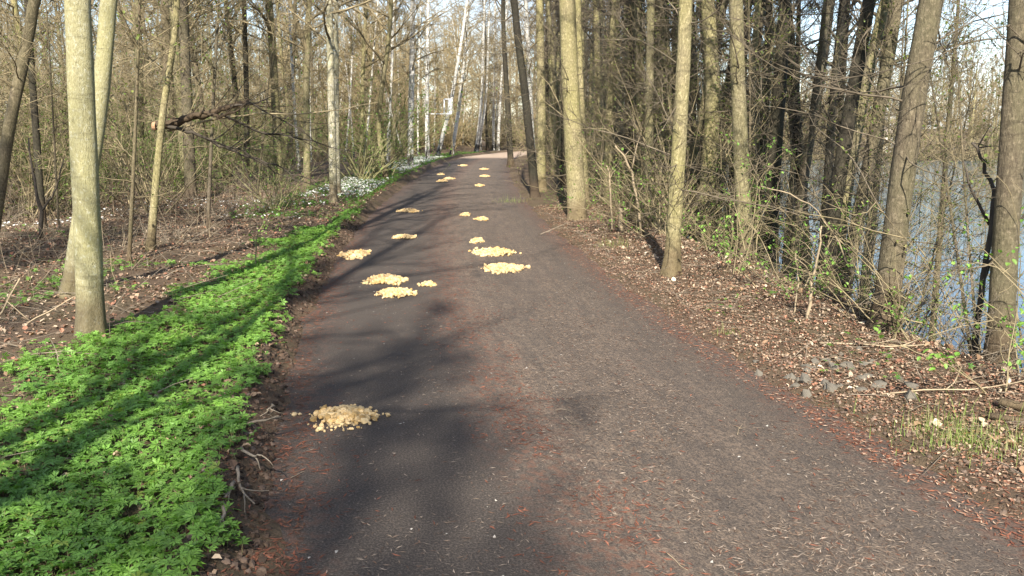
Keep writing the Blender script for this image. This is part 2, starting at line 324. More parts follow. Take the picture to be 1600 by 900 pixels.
# ---------------------------------------------------------------- trees
def wander(p, d, ln, n, r, wob, up):
    P = [p]; d = d / np.linalg.norm(d); st = ln / (n - 1)
    for _ in range(n - 1):
        d = d + r.normal(0, wob, 3) + np.array([0, 0, up]); d /= np.linalg.norm(d); P.append(P[-1] + d * st)
    return np.array(P)
def azel(az, el): return np.array([math.cos(az) * math.cos(el), math.sin(az) * math.cos(el), math.sin(el)])
def template(seed, Ht=16., R0=.13, n_low=10, low_z=1.2, crown_z=5., n_up=34, density=1., droop=0., spread=1., leaves=0, forks=0, mt=.0025):
    """branches of a tree round an axis x=y=0: list of polylines + radii"""
    r = np.random.default_rng(seed); T = []; tips = []
    ph = r.uniform(0, 6.28, 4)
    ax = lambda z: np.array([.10 * math.sin(z * .45 + ph[0]) * z / 8, .10 * math.sin(z * .38 + ph[1]) * z / 8, z])
    rad = lambda z: R0 * max(.03, (1 - z / Ht))**.75
    def sub(P, R, lvl, nsub, lf):
        for _ in range(nsub):
            t = r.uniform(.25, .98); i = t * (len(P) - 1); a = int(i); p = P[a] + (P[min(a + 1, len(P) - 1)] - P[a]) * (i - a)
            d0 = P[min(a + 1, len(P) - 1)] - P[max(a - 1, 0)]; d0 = d0 / np.linalg.norm(d0)
            d = d0 + r.normal(0, .62, 3) + np.array([0, 0, .15 - droop * .4]); ln = lf * r.uniform(.35, 1.) * (1.15 - t * .6); rr = max(R * .5 * (1 - .5 * t), mt)
            n = 4 if lvl == 1 else 3; Q = wander(p, d, ln, n, r, .16, .03 - droop * .16)
            T.append((Q, np.linspace(rr, max(rr * .35, mt * .6), n), 3)); tips.append(Q[-1]); 
            if lvl < 2: sub(Q, rr, lvl + 1, max(1, int(r.poisson(4 * density))), lf * .5)
    for k in range(n_low):                    # thin low side branches, many of them dead
        z = r.uniform(low_z, crown_z + 1.5); ln = r.uniform(.5, 1.9) * spread; rr = r.uniform(.004, .010)
        P = wander(ax(z), azel(r.uniform(0, 6.28), r.uniform(-.3, .8)), ln, 9, r, .17, .02)
        T.append((P, np.linspace(rr, .002, 9), 4)); sub(P, rr, 1, int(r.poisson(5 * density)), ln * .45)
    for k in range(n_up):
        t = (k + r.uniform()) / n_up; z = crown_z + (Ht - crown_z) * t**.9; ln = (2.9 * (1 - t)**.7 + .5) * r.uniform(.6, 1.1) * spread; rr = rad(z) * r.uniform(.28, .45)
        P = wander(ax(z), azel(r.uniform(0, 6.28), r.uniform(.25, .8) + t * .3), ln, 7, r, .10, .05 - droop * .05)
        T.append((P, np.linspace(rr, .003, 7), 4)); sub(P, rr, 1, int(r.poisson(7 * density)), ln * .42)
    for k in range(forks):
        z = r.uniform(crown_z, Ht * .6); P = wander(ax(z), azel(r.uniform(0, 6.28), 1.15), Ht - z - 1, 8, r, .05, .06); rr = rad(z) * .65
        T.append((P, np.linspace(rr, .008, 8), 6)); sub(P, rr, 0, 9, 2.2)
    return dict(T=T, ax=ax, rad=rad, H=Ht, R0=R0, tips=np.array(tips), seed=seed)
def trunk_tubes(tp, off=None, rscale=1., sides=12, step=.25, flare=.5, zlow=-.35, fine_to=5.):
    zs = np.concatenate([np.arange(zlow, .5, .06 if sides > 12 else .12), np.arange(.5, fine_to, step), np.linspace(fine_to, tp['H'], 14)])
    P = np.array([tp['ax'](max(z, 0)) * [1, 1, 0] + [0, 0, z] for z in zs])
    if off is not None: P[:, :2] += off(zs)
    R = np.array([tp['rad'](max(z, 0)) * rscale * (1 + flare * math.exp(-max(z + .05, 0) / .16)) for z in zs]); t = Tubes(); t.add(P, R, sides); return t
def branch_tubes(tp, off=None, zmin=None, cull=None, fat=1.):
    t = Tubes()
    for P, R, k in tp['T']:
        if cull is not None and not cull(P): continue
        if off is not None: P = P + np.concatenate([off(P[:, 2]) , np.zeros((len(P), 1))], 1)
        t.add(P, R * fat if len(P) <= 4 else R, k)
    return t
LEAF = np.array([[0, 0, 0], [.38, .3, .1], [.30, .75, .12], [0, 1.1, 0], [-.30, .75, .12], [-.38, .3, .1]]); LEAF_F = [np.array([[0, 1, 2, 3], [0, 3, 4, 5]])]
def leaf_mesh(name, P, size, cols, seed, mat, n_each=1, jit=.03):
    r = np.random.default_rng(seed); P = np.repeat(P, n_each, 0) + r.normal(0, jit, (len(P) * n_each, 3)); n = len(P)
    c = np.array(cols)[r.integers(0, len(cols), n)] * r.uniform(.75, 1.25, (n, 1))
    return scatter(name, LEAF, LEAF_F, P, mat, r.uniform(.6, 1.3, n) * size, r.uniform(0, 6.28, n), r.uniform(-1.1, 1.1, n), c)

TP = {}
for i in range(5): TP['lake%d' % i] = template(100 + i, Ht=14 + i * .8, R0=.14, n_low=40, low_z=.8, crown_z=5.5, n_up=26, density=1.05, spread=1.0, mt=.003)
for i in range(5): TP['wood%d' % i] = template(200 + i, Ht=13 + i, R0=.12, n_low=22, low_z=1.4, crown_z=3.4, n_up=44, density=1.35, mt=.0034, spread=1.0, forks=i % 2 + 1)
for i in range(3): TP['birch%d' % i] = template(300 + i, Ht=14 + i, R0=.10, n_low=8, low_z=2.3, crown_z=3.2, n_up=46, density=1.35, mt=.004, droop=.8, spread=.85)
TP['thick0'] = template(450, Ht=15, R0=.13, n_low=4, low_z=4, crown_z=5.5, n_up=64, density=1.7, mt=.006, spread=.75); TP['thick1'] = template(451, Ht=16, R0=.13, n_low=4, low_z=4, crown_z=6, n_up=64, density=1.7, mt=.006, spread=.75)
for i in range(3): TP['clean%d' % i] = template(400 + i, Ht=15 + i, R0=.14, n_low=3, low_z=3.4, crown_z=4.2, n_up=32, density=.9, forks=1)
for i in range(3): TP['far%d' % i] = template(550 + i, Ht=14 + i, R0=.16, n_low=22, low_z=.8, crown_z=2.5, n_up=40, density=1.0, spread=1.1, mt=.022)
for i in range(3): TP['pole%d' % i] = template(500 + i, Ht=6 + i, R0=.03, n_low=14, low_z=.7, crown_z=2.2, n_up=20, density=1., spread=.6, mt=.003)

def custom_tree(name, label, kind, pix, wpx, mat, Y=None, cat='tree', group=None, Ht=None, sides=16, bumpy=.05, twig='twig', flare=.45, topw=None, lowcut=None):
    """a tree whose trunk follows the bends seen in the photograph; pix from base up"""
    if Y is None: b = ground_at(*pix[0]); Y = b[1]
    pts = np.array([in_plane(x, y, Y) for x, y in pix]); 
    bx = pts[0, 0] + (pts[0, 0] - pts[1, 0]) / (pts[0, 2] - pts[1, 2]) * (Hs(pts[0, 0], Y) - pts[0, 2]) if pts[0, 2] - Hs(pts[0, 0], Y) > .1 else pts[0, 0]
    bz = Hs(bx, Y); tp = TP[kind]; z = np.concatenate([[0], pts[:, 2] - bz]); x = np.concatenate([[0], pts[:, 0] - bx])
    keep = np.concatenate([[True], z[1:] > .08]); z, x = z[keep], x[keep]
    sl = (x[-1] - x[-2]) / (z[-1] - z[-2]) if len(z) > 1 else 0; zt, xt = z[-1], x[-1]
    zz = np.linspace(0, zt, 30); xx = np.interp(zz, z, x); kk = np.ones(7) / 7; xs = np.convolve(np.pad(xx, 3, mode='edge'), kk, 'valid'); xs[:2] = xx[:2]; xs[-1] = xx[-1]
    ax = tp['ax']; a0 = lambda q: np.array([ax(max(v, 0))[0] for v in q])
    def off(q):
        q = np.asarray(q, float); r_ = np.interp(q, zz, xs); ex = np.clip(q - zt, 0, None); r_ = r_ + sl * ex * np.exp(-ex / 12.) * .8
        return np.stack([r_ - a0(q) * (q <= zt + 50), np.zeros_like(q)], 1)
    rs = wpx / 2 / FPX * Y / tp['rad'](1.0) / math.hypot(1, (pix[0][0] - 800) / FPX)
    if 'lake' in kind: twig = 'twig_lake'
    if topw is not None:
        pass
    root = empty(name, (bx, Y, bz), label, cat, group)
    tm = trunk_tubes(tp, off, rs, sides, .1 if sides > 14 else .2, flare)
    link('trunk', tube_mesh('trunk', tm, M[mat], bump=bumpy, seed=tp['seed'] + bx * 7), root)
    bt = branch_tubes(tp, off, cull=(lambda P: P[0, 2] > lowcut) if lowcut else None)
    link('crown', tube_mesh('crown', bt, M[twig]), root)
    return root

G_LAKE = 'alders standing along the lake bank'; G_WOOD = 'trees at the edge of the wood'
CT = custom_tree
# wood side
CT('maple_tree', 'smooth yellow green trunk with brown foot, standing alone beside the green ground cover', 'clean0', [(143, 525), (139, 400), (135, 300), (129, 150), (125, 0)], 44, 'smooth', sides=28, bumpy=.035, flare=.22)
CT('maple_tree', 'leaning smooth trunk whose foot is hidden behind the pale yellow green trunk', 'clean1', [(113, 440), (124, 350), (143, 250), (155, 170), (172, 0)], 29, 'smooth', Y=8.1, sides=20, bumpy=.04)
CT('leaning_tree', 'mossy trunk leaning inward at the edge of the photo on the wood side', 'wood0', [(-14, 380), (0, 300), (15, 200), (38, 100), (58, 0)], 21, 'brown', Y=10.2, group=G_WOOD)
CT('leaning_tree', 'dark narrow trunk beside the mossy leaning trunk', 'wood3', [(66, 340), (60, 270), (52, 150), (45, 50), (44, 0)], 12, 'dark', Y=13, group=G_WOOD)
CT('slim_tree', 'slim curved trunk that carries the sawn branch across it', 'pole2', [(235, 392), (242, 300), (255, 165), (275, 50), (278, 0)], 12, 'alder', cat='tree', group=G_WOOD)
CT('forest_tree', 'straight olive trunk between the pale trunk and the slim curved one', 'wood1', [(219, 300), (218, 190), (217, 0)], 15, 'alder', Y=26, group=G_WOOD)
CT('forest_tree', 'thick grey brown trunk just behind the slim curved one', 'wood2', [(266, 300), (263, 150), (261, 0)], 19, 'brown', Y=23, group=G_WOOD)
CT('forest_tree', 'olive trunk second behind the sawn branch', 'wood4', [(288, 300), (288, 150), (288, 0)], 17, 'alder', Y=24, group=G_WOOD)
CT('forest_tree', 'narrow dark trunk rising over the middle of the sawn branch', 'wood3', [(386, 290), (385, 140), (382, 0)], 9, 'dark', Y=25, group=G_WOOD)
CT('forest_tree', 'olive trunk just left of the twin mottled trunks', 'wood1', [(480, 300), (479, 130), (484, 0)], 11, 'alder', Y=24, group=G_WOOD)
CT('birch_tree', 'mottled black and white trunk at the path edge, first of a tight pair', 'birch0', [(521, 318), (519, 200), (517, 100), (515, 0)], 12, 'mottled', group='mottled birches by the path')
CT('birch_tree', 'greyer mottled trunk close beside its black and white twin', 'birch2', [(529, 316), (526, 200), (526, 100), (525, 0)], 8, 'mottled', Y=19.9, group='mottled birches by the path')
CT('bent_tree', 'olive trunk with an s bend rising behind the green bush', 'wood2', [(603, 285), (590, 200), (597, 133), (609, 60), (612, 0)], 8, 'alder', Y=27, group=G_WOOD)
CT('forest_tree', 'slender olive trunk between the twin mottled trunks and the s bent trunk', 'wood4', [(565, 290), (566, 140), (572, 0)], 7, 'alder', Y=28, group=G_WOOD)
GB = 'white birches beyond the verge'
CT('birch_tree', 'straight bright white birch with the thickest stem, on the grass edge', 'birch1', [(641, 262), (643, 133), (645, 0)], 9.5, 'birch', group=GB)
CT('birch_tree', 'fainter grey white birch next after the thickest white birch', 'birch2', [(668, 250), (667, 150), (669, 0)], 7, 'birch', Y=44, group=GB)
CT('birch_tree', 'curved leaning white birch passing behind the white metal frame', 'birch0', [(685, 238), (695, 200), (705, 160), (716, 95), (722, 60), (730, 0)], 6.5, 'birch', Y=48, group=GB)
CT('birch_tree', 'leaning thin white birch just beyond the white metal frame', 'birch1', [(707, 235), (714, 190), (720, 143), (727, 83), (731, 0)], 6, 'birch', Y=50, group=GB)
CT('birch_tree', 'slanting thin birch at the bend, lower one of two crossing', 'birch2', [(743, 238), (749, 195), (753, 150), (757, 0)], 5, 'birch', Y=56, group=GB)
CT('birch_tree', 'slanting thin birch at the bend, joined at the foot with its neighbour', 'birch0', [(745, 238), (755, 190), (760, 150), (765, 0)], 4.5, 'birch', Y=57, group=GB)
CT('birch_tree', 'slight white birch upright in the middle of the road end', 'birch1', [(771, 238), (771, 180), (773, 60)], 4, 'birch', Y=62, group=GB)
CT('birch_tree', 'bright upright white birch closing the view at the road end', 'birch2', [(778, 243), (780, 190), (782, 147), (790, 40)], 4.5, 'birch', Y=60, group=GB)
# lake side
CT('bend_tree', 'dark trunk at the bend just before the two close dark stems', 'lake1', [(798, 250), (794, 180), (787, 60), (786, 0)], 9, 'dark', Y=37, group=G_LAKE)
CT('alder_tree', 'dark crooked slender trunk leaning out over the road edge', 'lake0', [(836, 308), (830, 240), (820, 140), (809, 60), (803, 0)], 13, 'dark', group=G_LAKE, sides=18)
CT('birch_tree', 'white birch showing just behind the dark crooked trunk', 'birch0', [(834, 262), (830, 190), (826, 100), (822, 0)], 8, 'birch', Y=30, group='lone birch on the lake side')
CT('alder_tree', 'olive straight trunk behind the dark crooked one', 'lake2', [(846, 300), (846, 180), (843, 0)], 14, 'alder', Y=22, group=G_LAKE)
CT('alder_tree', 'stout pale olive trunk alone at the road edge after the dark crooked one', 'lake3', [(902, 343), (898, 260), (894, 180), (889, 90), (886, 0)], 28, 'alder', group=G_LAKE, sides=24, flare=.3)
CT('alder_tree', 'slim mossy trunk hugging the stout pale olive trunk', 'lake4', [(916, 325), (908, 180), (902, 0)], 12, 'alder', Y=17.5, group=G_LAKE)
CT('alder_tree', 'black narrow trunk between the stout pale trunk and the first pair of poles', 'lake1', [(990, 330), (987, 225), (986, 0)], 10, 'dark', Y=20, group=G_LAKE)
CT('alder_tree', 'mossy pole, first of the four close upright poles', 'lake2', [(1004, 330), (1001, 200), (997, 0)], 14, 'alder', Y=18, group=G_LAKE)
CT('alder_tree', 'mossy pole, second of the four close upright poles', 'lake0', [(1013, 345), (1014, 200), (1016, 0)], 14, 'alder', Y=15, group=G_LAKE, sides=18)
CT('alder_tree', 'mossy pole, third of the four close upright poles', 'lake4', [(1033, 340), (1035, 150), (1031, 0)], 12, 'alder', Y=16.5, group=G_LAKE)
CT('alder_tree', 'bowed pole, last of the four close upright poles', 'lake3', [(1043, 335), (1046, 200), (1045, 110), (1036, 20), (1034, 0)], 10, 'alder', Y=16, group=G_LAKE)
CT('alder_tree', 'knotty pale trunk rooted right at the verge with an s bend at its foot', 'lake1', [(1049, 430), (1055, 330), (1063, 200), (1068, 100), (1071, 0)], 23, 'alder', group=G_LAKE, sides=24)
CT('alder_tree', 'thick mossy trunk behind the knotty pale one', 'lake2', [(1100, 400), (1106, 280), (1115, 150), (1104, 0)], 25, 'alder', Y=13.5, group=G_LAKE, sides=18)
CT('alder_tree', 'near black trunk peeping out behind the thick mossy one', 'lake4', [(1096, 370), (1095, 200), (1122, 60), (1124, 0)], 14, 'dark', Y=15.5, group=G_LAKE)
CT('alder_tree', 'thick straight trunk with flaking bark between two dark stems', 'lake3', [(1166, 425), (1160, 300), (1155, 150), (1150, 0)], 24, 'alder', Y=10.6, group=G_LAKE, sides=22)
CT('alder_tree', 'slim olive stem leaning over the thick straight flaking trunk', 'lake0', [(1187, 380), (1178, 280), (1172, 150), (1184, 0)], 12, 'alder', Y=13, group=G_LAKE)
CT('alder_tree', 'wide black trunk next to the thick straight flaking trunk', 'lake1', [(1202, 430), (1210, 260), (1217, 150), (1226, 0)], 23, 'dark', Y=11.2, group=G_LAKE, sides=18)
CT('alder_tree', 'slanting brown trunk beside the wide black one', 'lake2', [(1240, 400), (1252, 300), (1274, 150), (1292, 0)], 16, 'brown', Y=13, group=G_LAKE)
CT('alder_tree', 'thin slanting dark trunk after the slanting brown trunk', 'lake3', [(1284, 420), (1292, 300), (1302, 150), (1317, 0)], 13, 'dark', Y=12, group=G_LAKE)
CT('alder_tree', 'thick black slanting trunk, first of the sheaf springing from one spot', 'lake4', [(1290, 470), (1302, 330), (1330, 150), (1357, 0)], 23, 'dark', Y=8.9, group=G_LAKE, sides=18)
CT('alder_tree', 'olive slanting trunk, second of the sheaf springing from one spot', 'lake0', [(1300, 455), (1325, 280), (1350, 130), (1382, 0)], 19, 'alder', Y=9.6, group=G_LAKE, sides=18)
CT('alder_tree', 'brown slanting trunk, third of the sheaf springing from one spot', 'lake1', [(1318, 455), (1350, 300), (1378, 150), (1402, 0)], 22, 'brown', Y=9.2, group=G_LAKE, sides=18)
CT('alder_tree', 'stout leaning trunk with a wide foot standing alone against the water', 'lake2', [(1381, 515), (1391, 430), (1408, 275), (1430, 125), (1453, 0)], 40, 'brown', group=G_LAKE, sides=28, flare=.5)  # olive brown bark, darker tone also stands in for its half shade
CT('alder_tree', 'massive dark sided trunk cut by the photo edge on the lake side', 'lake3', [(1560, 590), (1569, 430), (1585, 200), (1600, 0)], 43, 'brown', Y=6.0, group=G_LAKE, sides=28, flare=.5)  # brown bark tone stands in for shade lying on this trunk
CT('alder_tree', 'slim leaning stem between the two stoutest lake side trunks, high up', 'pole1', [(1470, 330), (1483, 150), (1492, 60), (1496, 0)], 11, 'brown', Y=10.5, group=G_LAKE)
# trees behind the viewer: they stand along the same road and throw their shade on it
def shade(x, y, k, lbl, mat='alder', rs=1.):
    tp = TP[k]; root = empty('roadside_tree', (x, y, Hs(x, y)), lbl, 'tree', 'trees behind the viewer')
    link('trunk', tube_mesh('trunk', trunk_tubes(tp, None, rs), M[mat]), root); link('crown', tube_mesh('crown', branch_tubes(tp), M['twig']), root)
shade(-2.45, -2.2, 'clean2', 'bare tree by the road behind the viewer', rs=.9)
shade(-2.98, -3.8, 'clean1', 'bare tree by the road behind the viewer', rs=.8)
for k, (x, y) in enumerate([(-1.7, -12.2), (-2.3, -14.8), (-1.3, -15.6), (-6.2, -12), (-5.6, -9), (-6.9, -2.5), (-7.5, -6)]):
    shade(x, y, ['thick0', 'thick1', 'thick0', 'lake0', 'birch1'][k % 5], 'bare tree by the road behind the viewer', rs=1.0)

# background trees: prototypes with shared meshes
def proto(name, tp, mat, twig, label, cat, group, leaves=None, rs=1., sides=9):
    root = empty(name, (0, 0, 0), label, cat, group)
    link('trunk', tube_mesh('trunk', trunk_tubes(tp, None, rs, sides, .5, .4), M[mat], bump=.04, seed=tp['seed']), root)
    link('crown', tube_mesh('crown', branch_tubes(tp), M[twig]), root)
    if leaves: link('foliage', leaf_mesh('foliage', tp['tips'][::leaves[0]], leaves[1], leaves[2], tp['seed'], M['leaf']), root)
    return root
SPRING = [(.16, .22, .04), (.22, .26, .06), (.30, .26, .07), (.12, .18, .03)]
PR = {}
for i in range(5): PR['w%d' % i] = proto('forest_tree', TP['wood%d' % i], ['alder', 'brown', 'alder', 'brown', 'dark'][i], 'twig', 'bare tree deep in the brown wood across from the lake', 'tree', 'bare trees deep in the wood', leaves=(4, .035, [(.20, .19, .06), (.16, .18, .05), (.26, .21, .09)]))
for i in range(5): PR['l%d' % i] = proto('alder_tree', TP['lake%d' % i], ['alder', 'dark', 'alder', 'brown', 'alder'][i], 'twig_lake', 'bare alder packed in the dense row far along the lake bank', 'tree', 'alders packed far along the lake bank', rs=.85)
PR['l5'] = proto('alder_tree', TP['lake2'], 'dark', 'twig_lake', 'bare alder packed in the dense row far along the lake bank', 'tree', 'alders packed far along the lake bank', rs=.8)
for i in range(3): PR['b%d' % i] = proto('birch_tree', TP['birch%d' % i], 'birch', 'twig_birch', 'thin white birch with golden twigs deep beyond the verge', 'tree', 'golden twigged birches deep beyond the verge', leaves=(3, .045, [(.30, .27, .07), (.36, .27, .10), (.22, .25, .06)]), rs=.62)
for i in range(3): PR['p%d' % i] = proto('forest_sapling', TP['pole%d' % i], 'brown', 'twig', 'thin bare sapling among the undergrowth of the wood', 'sapling', 'thin bare saplings in the wood', sides=6, leaves=(2, .04, [(.14, .19, .05), (.18, .21, .06)]))
for i in range(3): PR['f%d' % i] = proto('shore_tree', TP['far%d' % i], 'alder', ['twig', 'twig_birch', 'twig'][i], 'bare brown tree on the far shore across the water', 'tree', 'trees on the far shore of the lake', rs=1.1, sides=7)
used = set()
def put(k, x, y, rz, sc, tilt=(0, 0), label=None, group=None):
    o = PR[k]; loc = (x, y, Hs(x, y) - .05)
    if k not in used and not label:
        used.add(k); o.location = loc; o.rotation_euler = (tilt[0], tilt[1], rz); o.scale = (sc,) * 3; return o
    return copy_thing(o, loc, rz, sc, label, group, tilt)
R = np.random.default_rng(42)
def fill(x0f, x1f, y0, y1, dy, gap, kinds, sc, tiltmax=.05, label=None, group=None, ok=None):
    n = 0; y = y0
    while y < y1:
        a, b = x0f(y), x1f(y); x = a + R.uniform(0, gap(y))
        while x < b:
            yy = y + R.uniform(-.5, .5) * dy(y)
            if keep_sight(x, yy) and (ok is None or ok(x, yy)):
                put(kinds[R.integers(len(kinds))], x, yy, R.uniform(0, 6.28), R.uniform(*sc), (R.normal(0, tiltmax), R.normal(0, tiltmax)), label, group); n += 1
            x += gap(y) * R.uniform(.55, 1.45)
        y += dy(y)
    return n
def keep_sight(x, y):                         # the open verge before the white birches stays open
    px = 800 + FPX * x / max(y, 1); return not (18 < y < 50 and 632 < px < 738) and not (y < 26 and 500 < px < 548)
n1 = fill(lambda y: -.63 * y - 4, lambda y: float(cx(y)) - (4.8 if y < 40 else 4.0), 14, 76, lambda y: 2.8 + y * .05, lambda y: 3.3 + y * .04, ['w0', 'w1', 'w2', 'w3', 'w4', 'w1', 'w0'], (.75, 1.15))
n2 = fill(lambda y: -.25 * y, lambda y: float(cx(y)) - 3.2, 30, 80, lambda y: 4., lambda y: 4.2, ['b0', 'b1', 'b2'], (.7, 1.05), .08)
n3 = fill(lambda y: float(cx(y)) + 2.9, lambda y: float(cx(y)) + 6.6, 20, 78, lambda y: 1.9, lambda y: 1.5, ['l0', 'l1', 'l2', 'l3', 'l4', 'l2'], (.75, 1.1), .04)
n4 = fill(lambda y: -.62 * y - 2, lambda y: float(cx(y)) - 3.6, 10.5, 44, lambda y: 1.9 + y * .05, lambda y: 2.1 + y * .05, ['p0', 'p1', 'p2'], (.55, 1.1), .12)
n4 += fill(lambda y: float(cx(y)) + 3.0, lambda y: float(cx(y)) + 5.5, 11, 34, lambda y: 1.8, lambda y: 1.6, ['p0', 'p1', 'p2'], (.5, .9), .12, 'thin bare sapling between the lake bank trunks', 'thin saplings on the lake bank')
# far shore
FS = 'trees on the far shore of the lake'
n6 = 0
for y in np.arange(-15, 1.6, 1.5):
    for x in np.arange(5.3 + max(0, -y - 6) * .25, 11 - abs(y) * .1, 1.9):
        xx, yy = x + R.uniform(-.45, .45), y + R.uniform(-.6, .6)
        if yy > .6 and xx < 4: continue
        put(['l0', 'l2', 'l4'][R.integers(3)], xx, yy, R.uniform(0, 6.28), R.uniform(.8, 1.1), (R.normal(0, .03), R.normal(0, .03)), 'bare alder on the lake bank behind the viewer', 'alders on the bank behind the viewer'); n6 += 1
cl = lambda x, y: 800 + FPX * x / y < 1060
for kk, okf in ((['l0', 'l2', 'l3', 'l4'], cl), (['l1', 'l5', 'l1', 'l3', 'l5'], lambda x, y: not cl(x, y))):
    n6 += fill(lambda y: float(cx(y)) + 3.8, lambda y: float(cx(y)) + 6.9, 13.2, 22, lambda y: 1.3, lambda y: 1.0, kk, (.6, .95), .07, 'slim alder crowding between the named trunks of the lake bank', 'slim alders crowding the lake bank', okf)
n5 = fill(lambda y: 19 + (y - 88) * .3, lambda y: 68, 88, 108, lambda y: 4.0, lambda y: 2.1, ['f0', 'f1', 'f2'], (.55, .85), .05, 'bare brown tree on the far shore across the water', FS)
print('trees', n1, n2, n3, n4, n5, n6)
# the wood beyond, read as one mass
def far_wood():
    r = np.random.default_rng(77); VV, QQ, off = [], [], 0; src = []
    for k in ('wood0', 'wood1', 'wood2', 'birch1'):
        tp = TP[k]; t = branch_tubes(tp, cull=lambda P: r.uniform() < (.45 if len(P) <= 3 else 1), fat=3.); t.add(np.array([tp['ax'](z) for z in np.linspace(0, tp['H'], 8)]), [tp['rad'](z) for z in np.linspace(0, tp['H'], 8)], 6); v, f = t.arrays(); src.append((v, f[0]))
    pts = []
    for _ in range(6000):
        y = r.uniform(78, 135); x = r.uniform(-.7 * y, .55 * y)
        if (abs(x - cx(y)) < 4) or (x > cx(y) + 5 and y < 108): continue
        if all((x - a)**2 + (y - b)**2 > 9 for a, b in pts): pts.append((x, y))
        if len(pts) > 210: break
    for x, y in pts:
        v, f = src[r.integers(4)]; a = r.uniform(0, 6.28); s_ = r.uniform(.75, 1.15) * (.5 if x > 15 else 1.); c, sn = math.cos(a) * s_, math.sin(a) * s_
        w = np.stack([v[:, 0] * c - v[:, 1] * sn + x, v[:, 0] * sn + v[:, 1] * c + y, v[:, 2] * s_ + Hs(x, y)], -1); VV.append(w); QQ.append(f + off); off += len(w)
    o = link('distant_wood', make_mesh('distant_wood', np.concatenate(VV), [np.concatenate(QQ)], M['twig'])); tag(o, 'far off bare wood closing the view', 'wood', kind='stuff')
far_wood()

# ---------------------------------------------------------------- undergrowth
def bush_proto(name, seed, h, stems, nl, lsize, cols, mat, label, group, spread=.5, dens=5, parts=('stems', 'foliage'), fat=1.):
    r = np.random.default_rng(seed); t = Tubes(); tips = []
    for _ in range(stems):
        p = np.array([*r.normal(0, .12, 2), -.05]); ln = h * r.uniform(.55, 1.1); P = wander(p, azel(r.uniform(0, 6.28), r.uniform(1.0, 1.5) - spread * .5), ln, 8, r, .12, .0)
        rr = (.004 + .004 * h * r.uniform(.5, 1)) * fat; t.add(P, np.linspace(rr, .002, 8), 4)
        for _ in range(dens):
            u = r.uniform(.15, 1) * 6.99; a = int(u); q = P[a] + (P[a + 1] - P[a]) * (u - a); Q = wander(q, (P[a + 1] - P[a]) / np.linalg.norm(P[a + 1] - P[a]) + r.normal(0, .6, 3), ln * r.uniform(.15, .45), 5, r, .18, .02)
            t.add(Q, np.linspace(rr * .55, .0017 * fat, 5), 3); tips += [Q[-1], Q[2], Q[3]]
            for _ in range(3):
                q2 = Q[r.integers(1, 5)]; Q2 = wander(q2, r.normal(0, 1, 3) + [0, 0, .3], ln * r.uniform(.06, .16), 3, r, .2, 0); t.add(Q2, np.array([.0022, .002, .0015]) * fat, 3); tips += [Q2[-1], Q2[1]]
    root = empty(name, (0, 0, 0), label, 'bush', group); link(parts[0], tube_mesh(parts[0], t, M[mat]), root)
    tips = np.array(tips)
    if nl: tips = tips[r.permutation(len(tips))[:nl]]; link(parts[1], leaf_mesh(parts[1], tips, lsize, cols, seed, M['leaf'], 3, .02), root)
    return root
GREEN = [(.10, .19, .03), (.15, .26, .04), (.08, .14, .025)]; OLIVE = [(.12, .16, .04), (.15, .18, .05), (.10, .13, .03), (.18, .17, .07)]
G1 = 'brown budding bushes in the wood'; G2 = 'green budding bushes in the wood'
for i in range(4): PR['s%d' % i] = bush_proto('wild_bush', 600 + i, 2.5 + .45 * i, 24, 420, .036, OLIVE, 'twig', 'tangled brown bush with tiny olive buds inside the wood', G1)
for i in range(3): PR['g%d' % i] = bush_proto('wild_bush', 620 + i, 2.2 + .4 * i, 22, 480, .036, GREEN, 'twig_green', 'bush coming into fresh green leaf inside the wood', G2)
for i in range(3): PR['d%d' % i] = bush_proto('dry_bush', 640 + i, 1.0 + .25 * i, 13, 0, 0, None, 'dead', 'low clump of grey brown dry stems on the wood floor', 'dry stem clumps on the wood floor', spread=.9)
for i in range(3): PR['e%d' % i] = bush_proto('leafy_shrub', 660 + i, .95 + .35 * i, 6, 60, .034, [(.16, .30, .05), (.11, .22, .035), (.2, .34, .07)], 'twig', 'small shrub with bright young leaves under the lake bank trunks', 'leafy shrubs under the lake bank trunks', spread=.8, dens=4)
PR['k0'] = bush_proto('shore_bush', 690, 3., 26, 0, 0, None, 'twig', 'brown bush at the waterline of the far shore', 'bushes at the far waterline', dens=6, fat=6.)
m1 = fill(lambda y: -.62 * y - 2, lambda y: float(cx(y)) - (6.2 if 18 < y < 46 else 4.9), 14, 60, lambda y: 1.7 + y * .03, lambda y: 1.9 + y * .03, ['s0', 's1', 's2', 's3', 'g0', 'g1', 'g2'], (.7, 1.25), .05)
PR['q0'] = bush_proto('wild_bush', 695, 4., 30, 500, .06, OLIVE, 'twig', 'tall brown bush closing the view beyond the bend', 'tall bushes beyond the bend', dens=7, fat=2.6); PR['q1'] = bush_proto('wild_bush', 696, 4.4, 30, 500, .06, [(.16, .19, .06), (.2, .2, .07)], 'twig_birch', 'tall brown bush closing the view beyond the bend', 'tall bushes beyond the bend', dens=7, fat=2.6)
m9 = fill(lambda y: -.55 * y, lambda y: float(cx(y)) - 3.6, 56, 84, lambda y: 4., lambda y: 4., ['q0', 'q1'], (.8, 1.2), .05) + fill(lambda y: float(cx(y)) + 3.2, lambda y: float(cx(y)) + 7, 50, 86, lambda y: 2.6, lambda y: 2.2, ['q0', 'q1'], (.7, 1.1), .05)
m2 = fill(lambda y: -.6 * y - 1, lambda y: float(cx(y)) - 3.9, 10, 24, lambda y: 2.2, lambda y: 2.9, ['d0', 'd1', 'd2'], (.4, .9), .1)
